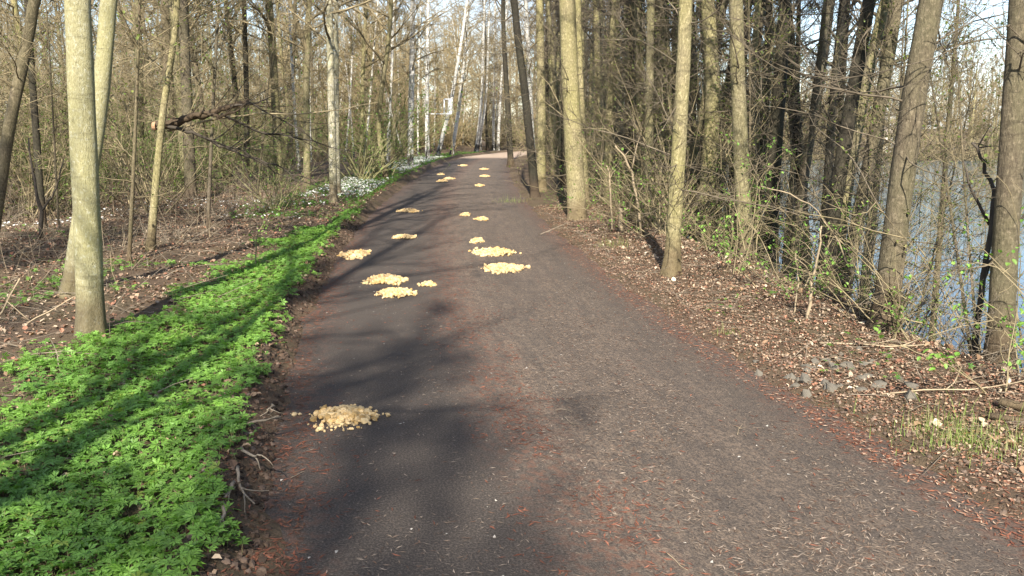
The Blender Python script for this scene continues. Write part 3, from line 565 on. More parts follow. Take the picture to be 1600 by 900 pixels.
m3 = fill(lambda y: float(cx(y)) + 3.0, lambda y: float(cx(y)) + 5.6, 12, 60, lambda y: 2.2, lambda y: 1.7, ['s0', 's1', 's2', 's3'], (.5, .85), .08, 'tangled brown bush on the steep lake bank', 'brown bushes on the lake bank')
open_water = lambda x, y: 800 + FPX * x / y < 1150 or R.uniform() < .36
m7 = fill(lambda y: float(cx(y)) + 3.5, lambda y: float(cx(y)) + 5.9, 6.3, 18, lambda y: 1.1, lambda y: .95, ['s0', 's1', 's2', 's3'], (.35, .75), .12, 'tangled twiggy bush between the lake bank trunks', 'twiggy bushes between the lake bank trunks', ok=open_water)
m8 = fill(lambda y: float(cx(y)) + 3.6, lambda y: float(cx(y)) + 6.6, 6.8, 18, lambda y: 1.2, lambda y: .9, ['p0', 'p1', 'p2'], (.45, .85), .15, 'thin bare sapling screening the water', 'thin saplings screening the water', ok=open_water)
m4 = fill(lambda y: float(cx(y)) + 2.7, lambda y: float(cx(y)) + 4.6, 5.2, 17, lambda y: .85, lambda y: .8, ['e0', 'e1', 'e2', 'e0'], (.5, 1.15), .15)
m5 = fill(lambda y: float(cx(y)) + 2.9, lambda y: float(cx(y)) + 4.8, 5.5, 15, lambda y: 1.5, lambda y: 1.4, ['d0', 'd1', 'd2'], (.5, .95), .2, 'dry brown stems tangled on the lake bank', 'dry stem tangles on the lake bank')
m6 = fill(lambda y: 17 + (y - 85) * .3, lambda y: 72, 85.5, 89, lambda y: 1.8, lambda y: 1.9, ['k0'], (.6, 1.1), .05, 'brown bush at the waterline of the far shore', 'bushes at the far waterline')
print('bushes', m1, m2, m3, m4, m5, m6, m7, m8)
for q, (px, py, k, sc) in enumerate([(1440, 520, 's0', .5), (1478, 500, 's2', .55), (1515, 520, 's1', .5), (1495, 470, 's3', .6), (1350, 500, 's1', .42), (1530, 480, 's2', .5), (1455, 470, 's1', .6)]):
    p = ground_at(px, py); put(k, p[0], p[1], q * 1.3, sc, label='tangled twiggy bush between the lake bank trunks', group='twiggy bushes between the lake bank trunks')
for q, (px, py, k, sc) in enumerate([(1465, 505, 'p0', .55), (1500, 530, 'p1', .5), (1535, 500, 'p2', .55), (1448, 480, 'p1', .6), (1520, 470, 'p0', .6)]):
    p = ground_at(px, py); put(k, p[0], p[1], q * 2.1, sc, (.05, .08 * (q % 3 - 1)), label='thin bare sapling screening the water', group='thin saplings screening the water')
for (px, py, sc, lb) in [(597, 275, 1.7, 'bright green bush beside the s bent trunk near the white birches'), (566, 283, 1.4, 'bright green bush between the mottled pair and the s bent trunk'), (430, 330, .8, 'low green bush behind the white flowers in the litter'), (90, 330, .9, 'green bush behind the trunk standing by the ground cover')]:
    p = ground_at(px, py); put('g%d' % (int(px) % 3), p[0], p[1], px, sc, label=lb, group=G2)

# saplings drawn one by one
def stems_thing(name, label, cat, polys, Y, mat='twig_pale', group=None, leaves=None, base=None, part='stem', k=6):
    P0 = in_plane(*polys[0][0][0], Y) if base is None else base; t = Tubes(); r = np.random.default_rng(int(abs(P0[0] * 999)) + 5); tips = []; org = np.array([P0[0], Y, Hs(P0[0], Y)]); root = empty(name, org, label, cat, group)
    for pl, w0, w1 in polys:
        Q = np.array([in_plane(x, y, Y) for x, y in pl]); u = np.linspace(0, len(Q) - 1, len(Q) * 3 - 2); Q = np.stack([np.interp(u, np.arange(len(Q)), Q[:, c]) for c in range(3)], 1); Q[:, 1] += np.cumsum(r.normal(0, .012, len(Q))); Q[1:, [0, 2]] += r.normal(0, .006, (len(Q) - 1, 2))
        rad = np.linspace(w0, w1, len(Q)) / 2 / FPX * Y; t.add(Q - org, rad, k); tips.append(Q[-1] - org)
        for _ in range(3):
            a = r.integers(len(Q) // 2, len(Q)); Z = wander(Q[a] - org, np.array([r.normal(), r.normal() * .5, r.uniform(-.1, 1)]), r.uniform(.08, .3), 4, r, .15, 0); t.add(Z, np.linspace(rad[a] * .6, .001, 4), 3); tips.append(Z[-1])
    o = link(part, tube_mesh(part, t, M[mat], cap=True), root)
    if leaves: link('foliage', leaf_mesh('foliage', np.array(tips), leaves, [(.16, .30, .05), (.2, .34, .07)], 3, M['leaf'], 6, .03), root)
    return root
ST = stems_thing
SG = 'slender saplings on the lake verge'
ST('young_sapling', 'pinkish bare sapling forking in a wide v before the four poles', 'sapling', [([(1004, 372), (998, 330), (988, 270), (975, 245), (961, 228)], 5, 2.5), ([(988, 262), (993, 235), (1004, 200)], 3, 1.5), ([(998, 300), (1010, 280), (1024, 255)], 2.5, 1.5)], 12.6, 'twig_pale', SG)
ST('young_sapling', 'straight pale shoot with a leafy tip before the stout pale trunk', 'sapling', [([(957, 372), (955, 320), (952, 270), (948, 258)], 3.5, 2), ([(952, 280), (961, 266)], 1.5, 1)], 13.5, 'twig_pale', SG, .04)
ST('dry_cane', 'tan dry cane leaning upright between the black trunk and the sheaf of trunks', 'cane', [([(1258, 520), (1264, 475), (1270, 440), (1280, 390), (1283, 352)], 6.5, 2.5), ([(1270, 440), (1256, 415), (1240, 402)], 2.5, 1.2)], 6.9, 'twig_pale', SG)
ST('dry_cane', 'arching dry cane crossing before the sheaf of trunks', 'cane', [([(1330, 430), (1312, 380), (1280, 330), (1235, 305), (1190, 290)], 3, 1.5)], 7.3, 'twig_pale', SG)
ST('dry_cane', 'shorter dry cane at the foot of the tan leaning cane', 'cane', [([(1238, 508), (1243, 470), (1248, 428), (1246, 395)], 3.5, 1.5)], 7.2, 'twig_pale', SG)
ST('forked_sapling', 'dark little sapling forking low like a y by the wood floor', 'sapling', [([(64, 372), (65, 330), (58, 300), (50, 270), (46, 215)], 7, 2.5), ([(65, 330), (80, 312), (92, 295), (100, 250)], 4, 1.5)], 11.8, 'twig_dark', 'dark forking saplings', k=7)
ST('forked_sapling', 'black crooked sapling against the water before the edge trunk', 'sapling', [([(1520, 560), (1530, 470), (1545, 360), (1553, 300), (1540, 255), (1521, 223)], 11, 4), ([(1545, 350), (1518, 300), (1505, 250)], 6, 2), ([(1548, 400), (1580, 350), (1600, 325)], 6, 3), ([(1536, 440), (1560, 395), (1592, 330)], 5, 2)], 6.3, 'twig_dark', 'dark forking saplings', k=8)
ST('young_sapling', 'thin sprig with two prongs standing in the green ground cover', 'sapling', [([(400, 420), (400, 385), (394, 365)], 2.5, 1.5), ([(400, 385), (405, 362), (418, 342)], 2, 1.2)], 9.6, 'twig_green', 'sprigs by the ground cover', .03)
ST('dry_cane', 'pale dead stick slanting up at the photo edge by the wood floor', 'stick', [([(-14, 512), (10, 475), (32, 435)], 4, 2.5)], 7.0, 'twig_pale', 'dead sticks in the litter')
ST('dry_cane', 'long bowed pale stick resting in the litter before the pale trunk', 'stick', [([(10, 545), (48, 503), (90, 478), (118, 462)], 2.5, 1.5), ([(48, 503), (14, 468)], 2, 1)], 6.8, 'twig_pale', 'dead sticks in the litter')
ST('cut_stump', 'short pale broken stump beside the pinkish forking sapling', 'stump', [([(971, 362), (970, 345), (970, 326)], 7, 6.5)], 13.1, 'twig_pale')
ST('long_branch', 'long thin bare branch reaching level from the slim tree to the mottled pair', 'branch', [([(262, 205), (330, 187), (400, 178), (470, 179), (540, 171), (590, 160)], 3.5, 1)], 11.5, 'twig', 'hanging branches at the wood edge')
# sawn branch hanging across the slim tree
Yb = 11.4; org = in_plane(243, 197, Yb); root = empty('sawn_branch', (org[0], org[1], org[2]), 'thick sawn dark branch with orange cut end resting across the slim curved tree', 'branch', 'hanging branches at the wood edge')
def bl(pl, w0, w1, dy=0., t=None, n=4, rr=np.random.default_rng(4)):
    Q = np.array([in_plane(x, y, Yb + dy * i / len(pl)) for i, (x, y) in enumerate(pl)]) - org; u = np.linspace(0, len(Q) - 1, len(Q) * 4 - 3); Q = np.stack([np.interp(u, np.arange(len(Q)), Q[:, c]) for c in range(3)], 1); Q[1:] += rr.normal(0, .012, (len(Q) - 1, 3))
    rad = np.linspace(w0, w1, len(Q)) / 2 / FPX * Yb; t.add(Q, rad, 8 if w0 > 6 else 5)
    for _ in range(n):
        a = rr.integers(len(Q) // 4, len(Q)); Z = wander(Q[a], Q[a] - Q[a - 1] + rr.normal(0, .06, 3), rr.uniform(.3, 1.1), 6, rr, .13, .0); t.add(Z, np.linspace(min(rad[a] * .6, .012), .0015, 6), 3)
        for _ in range(4): t.add(wander(Z[rr.integers(1, 6)], rr.normal(0, 1, 3), rr.uniform(.1, .4), 4, rr, .15, 0), np.linspace(.003, .0012, 4), 3)
t = Tubes(); bl([(246, 197), (270, 193), (300, 182), (330, 176), (360, 166), (388, 156)], 13, 6, .3, t, 8); bl([(300, 182), (322, 176), (345, 183), (372, 172)], 7, 3, -.2, t, 5)
link('limb', tube_mesh('limb', t, M['dark'], bump=.12), root)
t = Tubes(); bl([(262, 198), (300, 208), (340, 226), (375, 240), (430, 256), (490, 285)], 6, 1.5, .8, t, 9); bl([(345, 178), (400, 205), (450, 212), (500, 225), (560, 240)], 4, 1, 1.2, t, 9); bl([(360, 166), (400, 160), (430, 150)], 4, 1, .5, t, 6)
bl([(320, 215), (380, 235), (430, 270), (520, 300)], 3, 1, 1., t, 7); bl([(385, 158), (420, 178), (470, 200), (520, 250)], 3, 1, .6, t, 7)
link('side_branches', tube_mesh('side_branches', t, M['twig_dark']), root)
t = Tubes(); t.add(np.array([[-.03, 0, 0], [.012, 0, 0]]), .057, 12); link('cut_end', tube_mesh('cut_end', t, M['cutwood'], smooth=False, cap=True), root)

# ---------------------------------------------------------------- white metal frame on its arm, and the house across the lake
Yf = 47.5; c0 = in_plane(700, 165, Yf); gz = Hs(c0[0], Yf); root = empty('metal_frame', (c0[0], Yf, gz), 'white tubular frame panel with a side arm hung before a leaning birch', 'frame')
def loc(px, py): p = in_plane(px, py, Yf); return np.array([p[0] - c0[0], 0, p[2] - gz])
t = Tubes(); q = [loc(694, 155), loc(706, 155), loc(706, 178), loc(694, 178)]
for a, b in zip(q, q[1:] + q[:1]): t.add(np.array([a, b]), .035, 8)
t.add(np.array([loc(700.5, 155), loc(700.5, 178)]), .02, 6); link('outer_frame', tube_mesh('outer_frame', t, M['white_metal'], cap=True), root)
a, b = loc(702, 157), loc(705.4, 177); V = np.array([[x, y, z] for x in (a[0], b[0]) for y in (-.015, .015) for z in (b[2], a[2])]); Fq = np.array([[0, 1, 3, 2], [4, 6, 7, 5], [0, 4, 5, 1], [2, 3, 7, 6], [0, 2, 6, 4], [1, 5, 7, 3]])
link('side_panel', make_mesh('side_panel', V, [Fq], M['white_metal']), root)
t = Tubes(); t.add(np.array([loc(694, 178), loc(673, 178)]), .025, 6); link('side_arm', tube_mesh('side_arm', t, M['white_metal'], cap=True), root)
t = Tubes(); t.add(np.array([loc(706, 178), [loc(706, 178)[0], 0, -.2]]), .03, 8); link('post', tube_mesh('post', t, M['twig']), root)
def box(x0, x1, y0, y1, z0, z1): return np.array([[x, y, z] for x in (x0, x1) for y in (y0, y1) for z in (z0, z1)])
hp = in_plane(1384, 225, 96.); hx = hp[0]; hz = Hs(hx, 96.); root = empty('lake_house', (hx, 96., hz), 'small pale house among the bare trees across the water', 'house')
m_w = simple('white_render', (.78, .76, .72), .05, 3); m_r = simple('brown_roof_tiles', (.30, .26, .22), .2, 12); m_g = simple('window_glass', (.05, .06, .07), .1, 3, .15, .5)
wl = link('wall', make_mesh('wall', box(-1.3, 1.3, -1.5, 2.5, -.5, 1.9), [Fq], m_w), root)
V = np.array([[-1.6, -1.8, 1.9], [1.6, -1.8, 1.9], [1.6, 2.8, 1.9], [-1.6, 2.8, 1.9], [0, -1.8, 3.0], [0, 2.8, 3.0]]); link('roof', make_mesh('roof', V, [np.array([[0, 3, 2, 1], [0, 4, 5, 3], [1, 2, 5, 4]]), np.array([[0, 1, 4], [2, 3, 5]])], m_r), root)
for x in (-.7, .6): link('window', make_mesh('window', box(x - .25, x + .25, -1.53, -1.49, .7, 1.4), [Fq], m_g), root)

# ---------------------------------------------------------------- gravel patches in the potholes
for k, o in PR.items():
    if k not in used:
        for ch in list(o.children): bpy.data.objects.remove(ch)
        bpy.data.objects.remove(o)
ico_t = (1 + 5**.5) / 2
ICO = np.array([[-1, ico_t, 0], [1, ico_t, 0], [-1, -ico_t, 0], [1, -ico_t, 0], [0, -1, ico_t], [0, 1, ico_t], [0, -1, -ico_t], [0, 1, -ico_t], [ico_t, 0, -1], [ico_t, 0, 1], [-ico_t, 0, -1], [-ico_t, 0, 1]]) / 1.9
ICF = np.array([[0, 11, 5], [0, 5, 1], [0, 1, 7], [0, 7, 10], [0, 10, 11], [1, 5, 9], [5, 11, 4], [11, 10, 2], [10, 7, 6], [7, 1, 8], [3, 9, 4], [3, 4, 2], [3, 2, 6], [3, 6, 8], [3, 8, 9], [4, 9, 5], [2, 4, 11], [6, 2, 10], [8, 6, 7], [9, 8, 1]])
def stones_arrays(r, P, size):
    n = len(P); v = ICO[None] * (1 + r.uniform(-.32, .32, (n, 12, 1))) * np.asarray(size).reshape(n, 1, 1) * np.stack([r.uniform(.7, 1.2, n), r.uniform(.7, 1.2, n), r.uniform(.65, 1.0, n)], -1)[:, None]
    a = r.uniform(0, 6.28, n); c, s_ = np.cos(a)[:, None], np.sin(a)[:, None]; x = v[..., 0] * c - v[..., 1] * s_; y = v[..., 0] * s_ + v[..., 1] * c
    return (np.stack([x, y, v[..., 2]], -1) + P[:, None]).reshape(-1, 3), (ICF[None] + (np.arange(n) * 12)[:, None, None]).reshape(-1, 3)
patches = [(538, 662, 112, 30, 'biggest heap of pale yellow gravel, filling the pothole closest to the viewer', 0), (463, 657, 14, 7, 'loose yellow stone just beside the biggest gravel heap', 0),
 (619, 464, 62, 11, 'yellow gravel heap, front one of the touching pair in the wood side track', 0), (602, 444, 62, 12, 'yellow gravel heap with stragglers, second of the touching pair in the wood side track', 0), (668, 451, 26, 4, 'few scattered yellow stones between the two wheel tracks', 0),
 (555, 402, 48, 11, 'yellow gravel heap touching the road edge by the green ground cover', 0), (787, 425, 66, 11, 'yellow gravel heap before the long streak in the lake side track', 0), (771, 399, 74, 9, 'long yellow gravel streak behind the heap in the lake side track', 0),
 (745, 381, 22, 5, 'small yellow gravel spot behind the long streak', 0), (630, 375, 36, 4, 'thin yellow gravel smear alone in mid road toward the wood', 0), (638, 333, 40, 4, 'flat yellow gravel strip alone in the wood side track', 0),
 (727, 339, 18, 4, 'small yellow gravel spot, first of a close pair', 0), (753, 346, 27, 4, 'yellow gravel spot, wider one of a close pair', 0), (749, 292, 16, 3, 'faint yellow gravel spot in the lake side track far down the road', 0),
 (690, 285, 18, 2.4, 'pale gravel spot far down the road, front one of three', 0), (702, 281, 18, 2.4, 'pale gravel spot far down the road, middle one of three', 0), (689, 274, 12, 2.2, 'pale gravel spot far down the road, back one of three', 0), (757, 277, 16, 2.4, 'pale gravel spot in tree shadow far down the road', 0), (724, 260, 14, 2.2, 'last pale gravel spot before the bend', 0), (757, 266, 14, 2, 'dim pale gravel spot near the bend', 0)]
for q, (px, py, w, h, lb, _) in enumerate(patches):
    r = np.random.default_rng(800 + q); c = ground_at(px, py); c[2] = 0; d = c[1]; a = w / 2 / FPX * d * (.85 if d < 14 else .72); e0, e1 = ground_at(px, py + h / 2), ground_at(px, py - h / 2); bl_ = max((e1[1] - e0[1]) / 2 * (1 if d < 14 else .7), .08)
    base = .0135 if d < 9 else .017; n = int(min(700, 1.5 * 3.1 * a * bl_ / base**2)) if w > 20 or d > 14 else 6
    n = max(n, 5); rad = np.sqrt(r.uniform(0, 1, n)); th = r.uniform(0, 6.28, n); rad *= (1 + .12 * np.sin(th * 3 + q) + .07 * np.sin(th * 5 + q * 2) + .05 * np.sin(th * 9 + q * 3)) * (1 + .22 * np.clip(r.normal(0, 1, n), -1, 2) * (rad > .75)); out = r.uniform(0, 1, n) < .07; rad[out] *= r.uniform(1.05, 1.3, out.sum())
    X = rad * a * np.cos(th); Yv = rad * bl_ * np.sin(th); size = base * np.clip(np.exp(r.normal(-.35, .5, n)), .25, 1.9) * np.where(out, .6, 1); Z = .032 * np.clip(1 - rad**2, 0, 1) * r.uniform(.4, 1.2, n) + size * .25
    if q == 1:
        for dx, sz in ((-.008, .021), (.022, .013)):
            V, Fc = stones_arrays(r, np.array([[0, 0, sz * .4]]), [sz]); tag(link('loose_stone', make_mesh('loose_stone', V, [Fc], M['gravel'], col=np.full((12, 3), .95)), loc=(c[0] + dx, c[1] + dx * .3, 0)), lb, 'stone', 'loose yellow stones by the biggest gravel heap')
        continue
    V, Fc = stones_arrays(r, np.stack([X, Yv, Z], -1), size)
    tint = np.repeat(np.where(r.uniform(0, 1, (n, 1)) < .25, np.array([[.85, .72, .5]]), np.array([[1.05, 1.0, .9]])) * r.uniform(.7, 1.15, (n, 1)), 12, 0)
    k = 26; th = np.arange(k) / k * 6.283; rr_ = 1.0 + .18 * np.sin(th * 3 + q) + .1 * np.sin(th * 5 + q * 2) + r.normal(0, .05, k)   # sand under the stones
    ring = np.stack([rr_ * a * .8 * np.cos(th), rr_ * bl_ * .8 * np.sin(th), np.full(k, -.004)], -1); mid = ring * [.6, .6, 1]; mid[:, 2] = .013; V2 = np.concatenate([ring, mid, [[0, 0, .018]]]); i = np.arange(k); j = (i + 1) % k; o2 = len(V)
    tint = np.concatenate([tint, np.full((len(V2), 3), .5)]); F2 = [np.stack([i, j, j + k, i + k], -1) + o2, np.concatenate([Fc, np.stack([i + k, j + k, np.full(k, 2 * k)], -1) + o2])]
    o = link('gravel_patch', make_mesh('gravel_patch', np.concatenate([V, V2]), F2, M['gravel'], col=tint), loc=(c[0], c[1], 0.0)); tag(o, lb, 'gravel patch', 'gravel patches filling the potholes')

# ---------------------------------------------------------------- litter, ground cover, needles, flowers
def spots(r, n, s0, s1, y0, y1, dens=None, power=1.):
    s = r.uniform(s0, s1, n); y = y0 + (y1 - y0) * r.uniform(0, 1, n)**power; x = cx(y) + s
    if dens is not None: k = r.uniform(0, 1, n) < dens(x, y, s); x, y, s = x[k], y[k], s[k]
    return x, y, s
r = np.random.default_rng(5)
BROWN = np.array([(.25, .165, .11), (.33, .235, .165), (.20, .115, .08), (.40, .31, .23), (.14, .09, .065), (.27, .135, .09), (.26, .18, .13), (.11, .075, .055)])
def litter(name, x, y, size, label, lift=.006, cols=BROWN, tilt=.45, seed=1):
    r = np.random.default_rng(seed); n = len(x); z = H(x, y) + lift * r.uniform(.3, 2.2, n); c = cols[r.integers(0, len(cols), n)] * r.uniform(.7, 1.25, (n, 1))
    me = scatter(name, LEAF * [1, .8, 2.2], LEAF_F, np.stack([x, y, z], -1), M['litter'], size * r.uniform(.45, 1.3, (n, 1)) * np.stack([r.uniform(.6, 1.3, n), np.ones(n), r.uniform(.2, 1.6, n)], -1), r.uniform(0, 6.28, n), r.normal(0, tilt, n), c)
    return tag(link(name, me), label, 'leaf litter', kind='stuff')
xa, y_, _ = spots(r, 95000, 1.5, 3.7, 2.2, 18, lambda x, y, s: (.4 + .6 * fbm(x * 2, y * 2, 91)) * sst(1.5, 1.9, s), 1.5); litter('leaf_litter', xa, y_, .021, 'dry brown and tan fallen leaves on the lake side verge', seed=1)
xa, y_, _ = spots(r, 9000, 2.2, 5, 2.2, 20, None, 1.3); litter('leaf_litter', xa, y_, .04, 'larger fallen leaves down the lake bank', seed=2)
xa, y_, _ = spots(r, 60000, -11, -1.75, 2.4, 24, lambda x, y, s: (x > -.66 * y - .6) * (.3 + .7 * fbm(x * 1.7, y * 1.7, 92)), 1.1); litter('leaf_litter', xa, y_, .045, 'matted brown leaf litter on the wood floor', lift=.01, seed=3)
xa, y_, _ = spots(r, 1300, 1.9, 3.6, 2.4, 12, lambda x, y, s: (fbm(x * 1.5, y * 1.5, 95) > .45)); litter('leaf_litter', xa, y_, .055, 'broad curled tan leaves scattered on the lake side verge', cols=np.array([(.46, .36, .27), (.38, .28, .2), (.52, .44, .34), (.3, .19, .12)]), tilt=.6, seed=4)
# sticks in the litter
def sticks(name, x, y, lmax, label, mat, rad=.003, up=.12, seed=1):
    r = np.random.default_rng(seed); t = Tubes(); z = H(x, y)
    for a, b, c in zip(x, y, z):
        ln = r.uniform(.15, 1) * lmax; P = wander(np.array([a, b, c + .012]), azel(r.uniform(0, 6.28), abs(r.normal(0, up))), ln, 5, r, .1, -.02); P[:, 2] = np.maximum(P[:, 2], c + .004); q = rad * r.uniform(.4, 1.5); t.add(P, np.linspace(q, q * .4, 5), 3)
    return tag(link(name, tube_mesh(name, t, M[mat])), label, 'twig litter', kind='stuff')
xa, y_, _ = spots(r, 2600, -11, -2.3, 3.5, 24, lambda x, y, s: (x > -.66 * y - .6) * sst(-2.2, -3.2, s)); sticks('twig_litter', xa, y_, .7, 'dead twigs strewn over the wood floor', 'dead', .004, .3, 1)
xa, y_, _ = spots(r, 1500, 1.8, 4.2, 2.5, 16); sticks('twig_litter', xa, y_, .45, 'dead twigs strewn over the lake side verge', 'dead', .0028, .2, 2)
xa, y_, _ = spots(r, 1500, -10, -3.6, 8, 26, lambda x, y, s: (x > -.66 * y - .6)); sticks('dry_grass', xa, y_, .8, 'upright straw coloured dead stalks on the wood floor', 'twig_pale', .0028, 1.2, 3)
# green ground cover
def palmate():
    V, F = [], []
    for a, ln in ((-1.75, .72), (-.85, .95), (0, 1.1), (.85, .95), (1.75, .72)):
        c, s_ = math.cos(a), math.sin(a); o = len(V)
        for u, w, z in ((.04, 0, 0), (.35, .12, .04), (.60, .21, .05), (.70, .12, .03), (1, 0, -.06), (.70, -.12, .03), (.60, -.21, .05), (.35, -.12, .04)):
            uu = u * ln; V.append((uu * c - w * ln * s_, uu * s_ + w * ln * c, z * .8))
        V.append((.6 * ln * c, .6 * ln * s_, -.01)); m = o + 8
        F += [(o, o + 1, o + 2, m), (m, o + 2, o + 3, o + 4), (m, o + 4, o + 5, o + 6), (o, m, o + 6, o + 7)]
    return np.array(V), [np.array(F)]
PV, PF = palmate()
def cover_density(x, y, s):
    inner = sst(-1.72, -1.86, s + (fbm(x * 3, y * 3, 8) - .5) * .3); w = np.interp(y, [2, 4, 7, 11, 14.5, 16], [2.6, 2.1, 1.25, .95, .5, .05]); outer = 1 - sst(w * .75, w * 1.15, -s - 1.7 + (fbm(x * 1.6, y * 1.6, 9) - .5) * 1.1)
    sparse = .16 * (fbm(x * 1.3, y * 1.3, 10) > .5) * (1 - sst(2.4, 3.8, -s - 1.7)) * (y < 10)
    return np.clip(inner * np.maximum(outer, sparse), 0, 1) * (.55 + .45 * sst(.3, .5, fbm(x * 4, y * 4, 12)))
x, y, s = spots(r, 85000, -6.5, -1.65, 2.1, 16, cover_density, 1.25); n = len(x)
hh = (.025 + .04 * fbm(x * 3, y * 3, 14)) * r.uniform(.5, 1.25, n) + .01
lush = fbm(x * 2.4, y * 2.4, 15)[:, None]
c = (np.array([.07, .16, .032]) * (1 - lush) + np.array([.19, .34, .06]) * lush) * r.uniform(.7, 1.35, (n, 1)); yel = r.uniform(0, 1, n) < .02; c[yel] = [.20, .27, .05]
me = scatter('ground_cover', PV, PF, np.stack([x, y, H(x, y) + hh], -1), M['leaf'], r.uniform(.025, .05, n), r.uniform(0, 6.28, n), r.normal(0, .5, n), c); tag(link('ground_cover', me), 'bright green carpet of lobed leaves along the road edge', 'ground cover', kind='stuff')
t = Tubes()
for a, b, c_, d in zip(x[::2], y[::2], H(x, y)[::2], hh[::2]): t.add(np.array([[a + r.normal(0, .01), b + r.normal(0, .01), c_ - .01], [a, b, c_ + d]]), .0012, 3)
tag(link('leaf_stalk_mass', tube_mesh('leaf_stalk_mass', t, M['twig_green'])), 'thin stalks under the green ground cover', 'ground cover', kind='stuff')
# far green verge with white anemones
def verge(name, ddef, n, label, fl=True, size=(.03, .06)):
    x, y, s = spots(r, n, *ddef); m = len(x); c = (np.array([.06, .15, .02]) + r.uniform(0, 1, (m, 1)) * np.array([.09, .14, .03])); me = scatter(name, PV, PF, np.stack([x, y, H(x, y) + r.uniform(.02, .09, m)], -1), M['leaf'], r.uniform(*size, m), r.uniform(0, 6.28, m), r.normal(0, .4, m), c); tag(link(name, me), label, 'ground cover', kind='stuff')
den = lambda x, y, s: sst(-1.7, -1.9, s) * (1 - sst(1.6, 3.2, -s - 1.7)) * (.25 + .75 * (fbm(x * .9, y * .9, 44) > .45))
verge('verge_greens', (-4.2, -1.65, 15, 56, den), 15000, 'green plants on the verge toward the white birches')
verge('floor_greens', (-10, -2.6, 5, 26, lambda x, y, s: (x > -.66 * y) * .5 * (fbm(x * .8, y * .8, 46) > .56)), 5000, 'scattered green seedlings on the wood floor', size=(.02, .045))
verge('bank_greens', (1.9, 4.2, 4, 24, lambda x, y, s: .8 * (fbm(x * 1.1, y * 1.1, 47) > .58)), 3000, 'scattered green seedlings on the lake side verge', size=(.018, .04))
FLW = []
for a in np.arange(6) / 6 * 6.283:
    FLW.append([(0, 0, 0), (.6 * math.cos(a - .4), .6 * math.sin(a - .4), .12), (math.cos(a), math.sin(a), .2), (.6 * math.cos(a + .4), .6 * math.sin(a + .4), .12)])
FV = np.array(FLW).reshape(-1, 3); FF = [np.arange(24).reshape(6, 4)]
def flowers(n, ddef, label):
    x, y, s = spots(r, n, *ddef); m = len(x); me = scatter('white_anemones', FV, FF, np.stack([x, y, H(x, y) + r.uniform(.08, .14, m)], -1), M['flower'], r.uniform(.016, .026, m), r.uniform(0, 6.28, m), r.normal(.35, .3, m), np.full((m, 3), .82) * r.uniform(.9, 1.1, (m, 1))); tag(link('white_anemones', me), label, 'flowers', kind='stuff')
flowers(15000, (-3.5, -1.9, 19, 46, lambda x, y, s: .5 * (fbm(x * .7, y * .7, 51) > .38) * sst(-1.95, -2.2, s)), 'drift of white anemones on the verge before the birches')
flowers(1100, (-7.5, -2.6, 12.5, 18, lambda x, y, s: 1. * (fbm(x * .7, y * 1.1, 53) > .56)), 'patches of white anemones in the brown litter')
# needles and crumbs on the road
SL = np.array([[-.5, 0, 0], [0, -.09, 0], [.5, .1, 0], [0, .07, 0]]); SLF = [np.array([[0, 1, 2, 3]])]
def bits(n, s0, s1, y1, cols, ln, label, den, seed, wide=1., z0=.0045):
    r = np.random.default_rng(seed); x, y, s = spots(r, n, s0, s1, 2.2, y1, den, 1.8); m = len(x); c = np.array(cols)[r.integers(0, len(cols), m)] * r.uniform(.6, 1.2, (m, 1)); z = .012 * (fbm(s * 1.6, y * .9, 77) - .5) - .012 * np.exp(-((s + .75) / .3)**2) - .01 * np.exp(-((s - .8) / .35)**2) + z0
    z = np.maximum(z, np.where(np.abs(s) > 1.45, H(x, y) + .004, -1)); me = scatter('road_debris', SL * [1, wide, 1], SLF, np.stack([x, y, z], -1), M['bits'], ln * r.uniform(.3, 1.4, m), r.uniform(0, 6.28, m), r.normal(0, .15, m), c); tag(link('road_debris', me), label, 'debris', kind='stuff')
bits(110000, -1.7, 1.7, 22, [(.17, .125, .095), (.22, .17, .13), (.14, .09, .065), (.28, .225, .18)], .03, 'tan plant crumbs scattered over the asphalt', lambda x, y, s: (.16 + .84 * np.exp(-((s - .6) / .75)**2)) * np.clip(.12 + 6 * (fbm(s * 3.5, y * 1.3, 61) - .44), .08, 1), 1)
bits(60000, -1.75, 1.75, 20, [(.18, .07, .045), (.24, .10, .065), (.14, .06, .04)], .04, 'rust red needles scattered over the asphalt', lambda x, y, s: np.clip(.09 + .8 * np.exp(-((s + .2) / .28)**2) + .9 * np.exp(-((np.abs(s) - 1.55) / .17)**2), 0, 1) * np.clip(.1 + 6 * (fbm(s * 4, y * 2, 62) - .44), .05, 1), 2)
bits(420, -1.6, 1.6, 14, [(.33, .31, .28), (.42, .38, .33), (.25, .2, .16)], .017, 'pale chips scattered over the asphalt', None, 3, 4.)
bits(30000, 1.4, 3.2, 15, [(.24, .09, .05), (.32, .16, .1), (.18, .08, .05), (.4, .28, .2)], .03, 'rust red needles over the lake side verge', lambda x, y, s: 1 - .75 * sst(1.6, 3.1, s), 4, 1.4, .008)
bits(5000, -2.0, -1.45, 14, [(.2, .08, .05), (.15, .08, .05), (.12, .07, .05)], .035, 'rust red needles along the wood side road edge', None, 5, 1.4, .006)
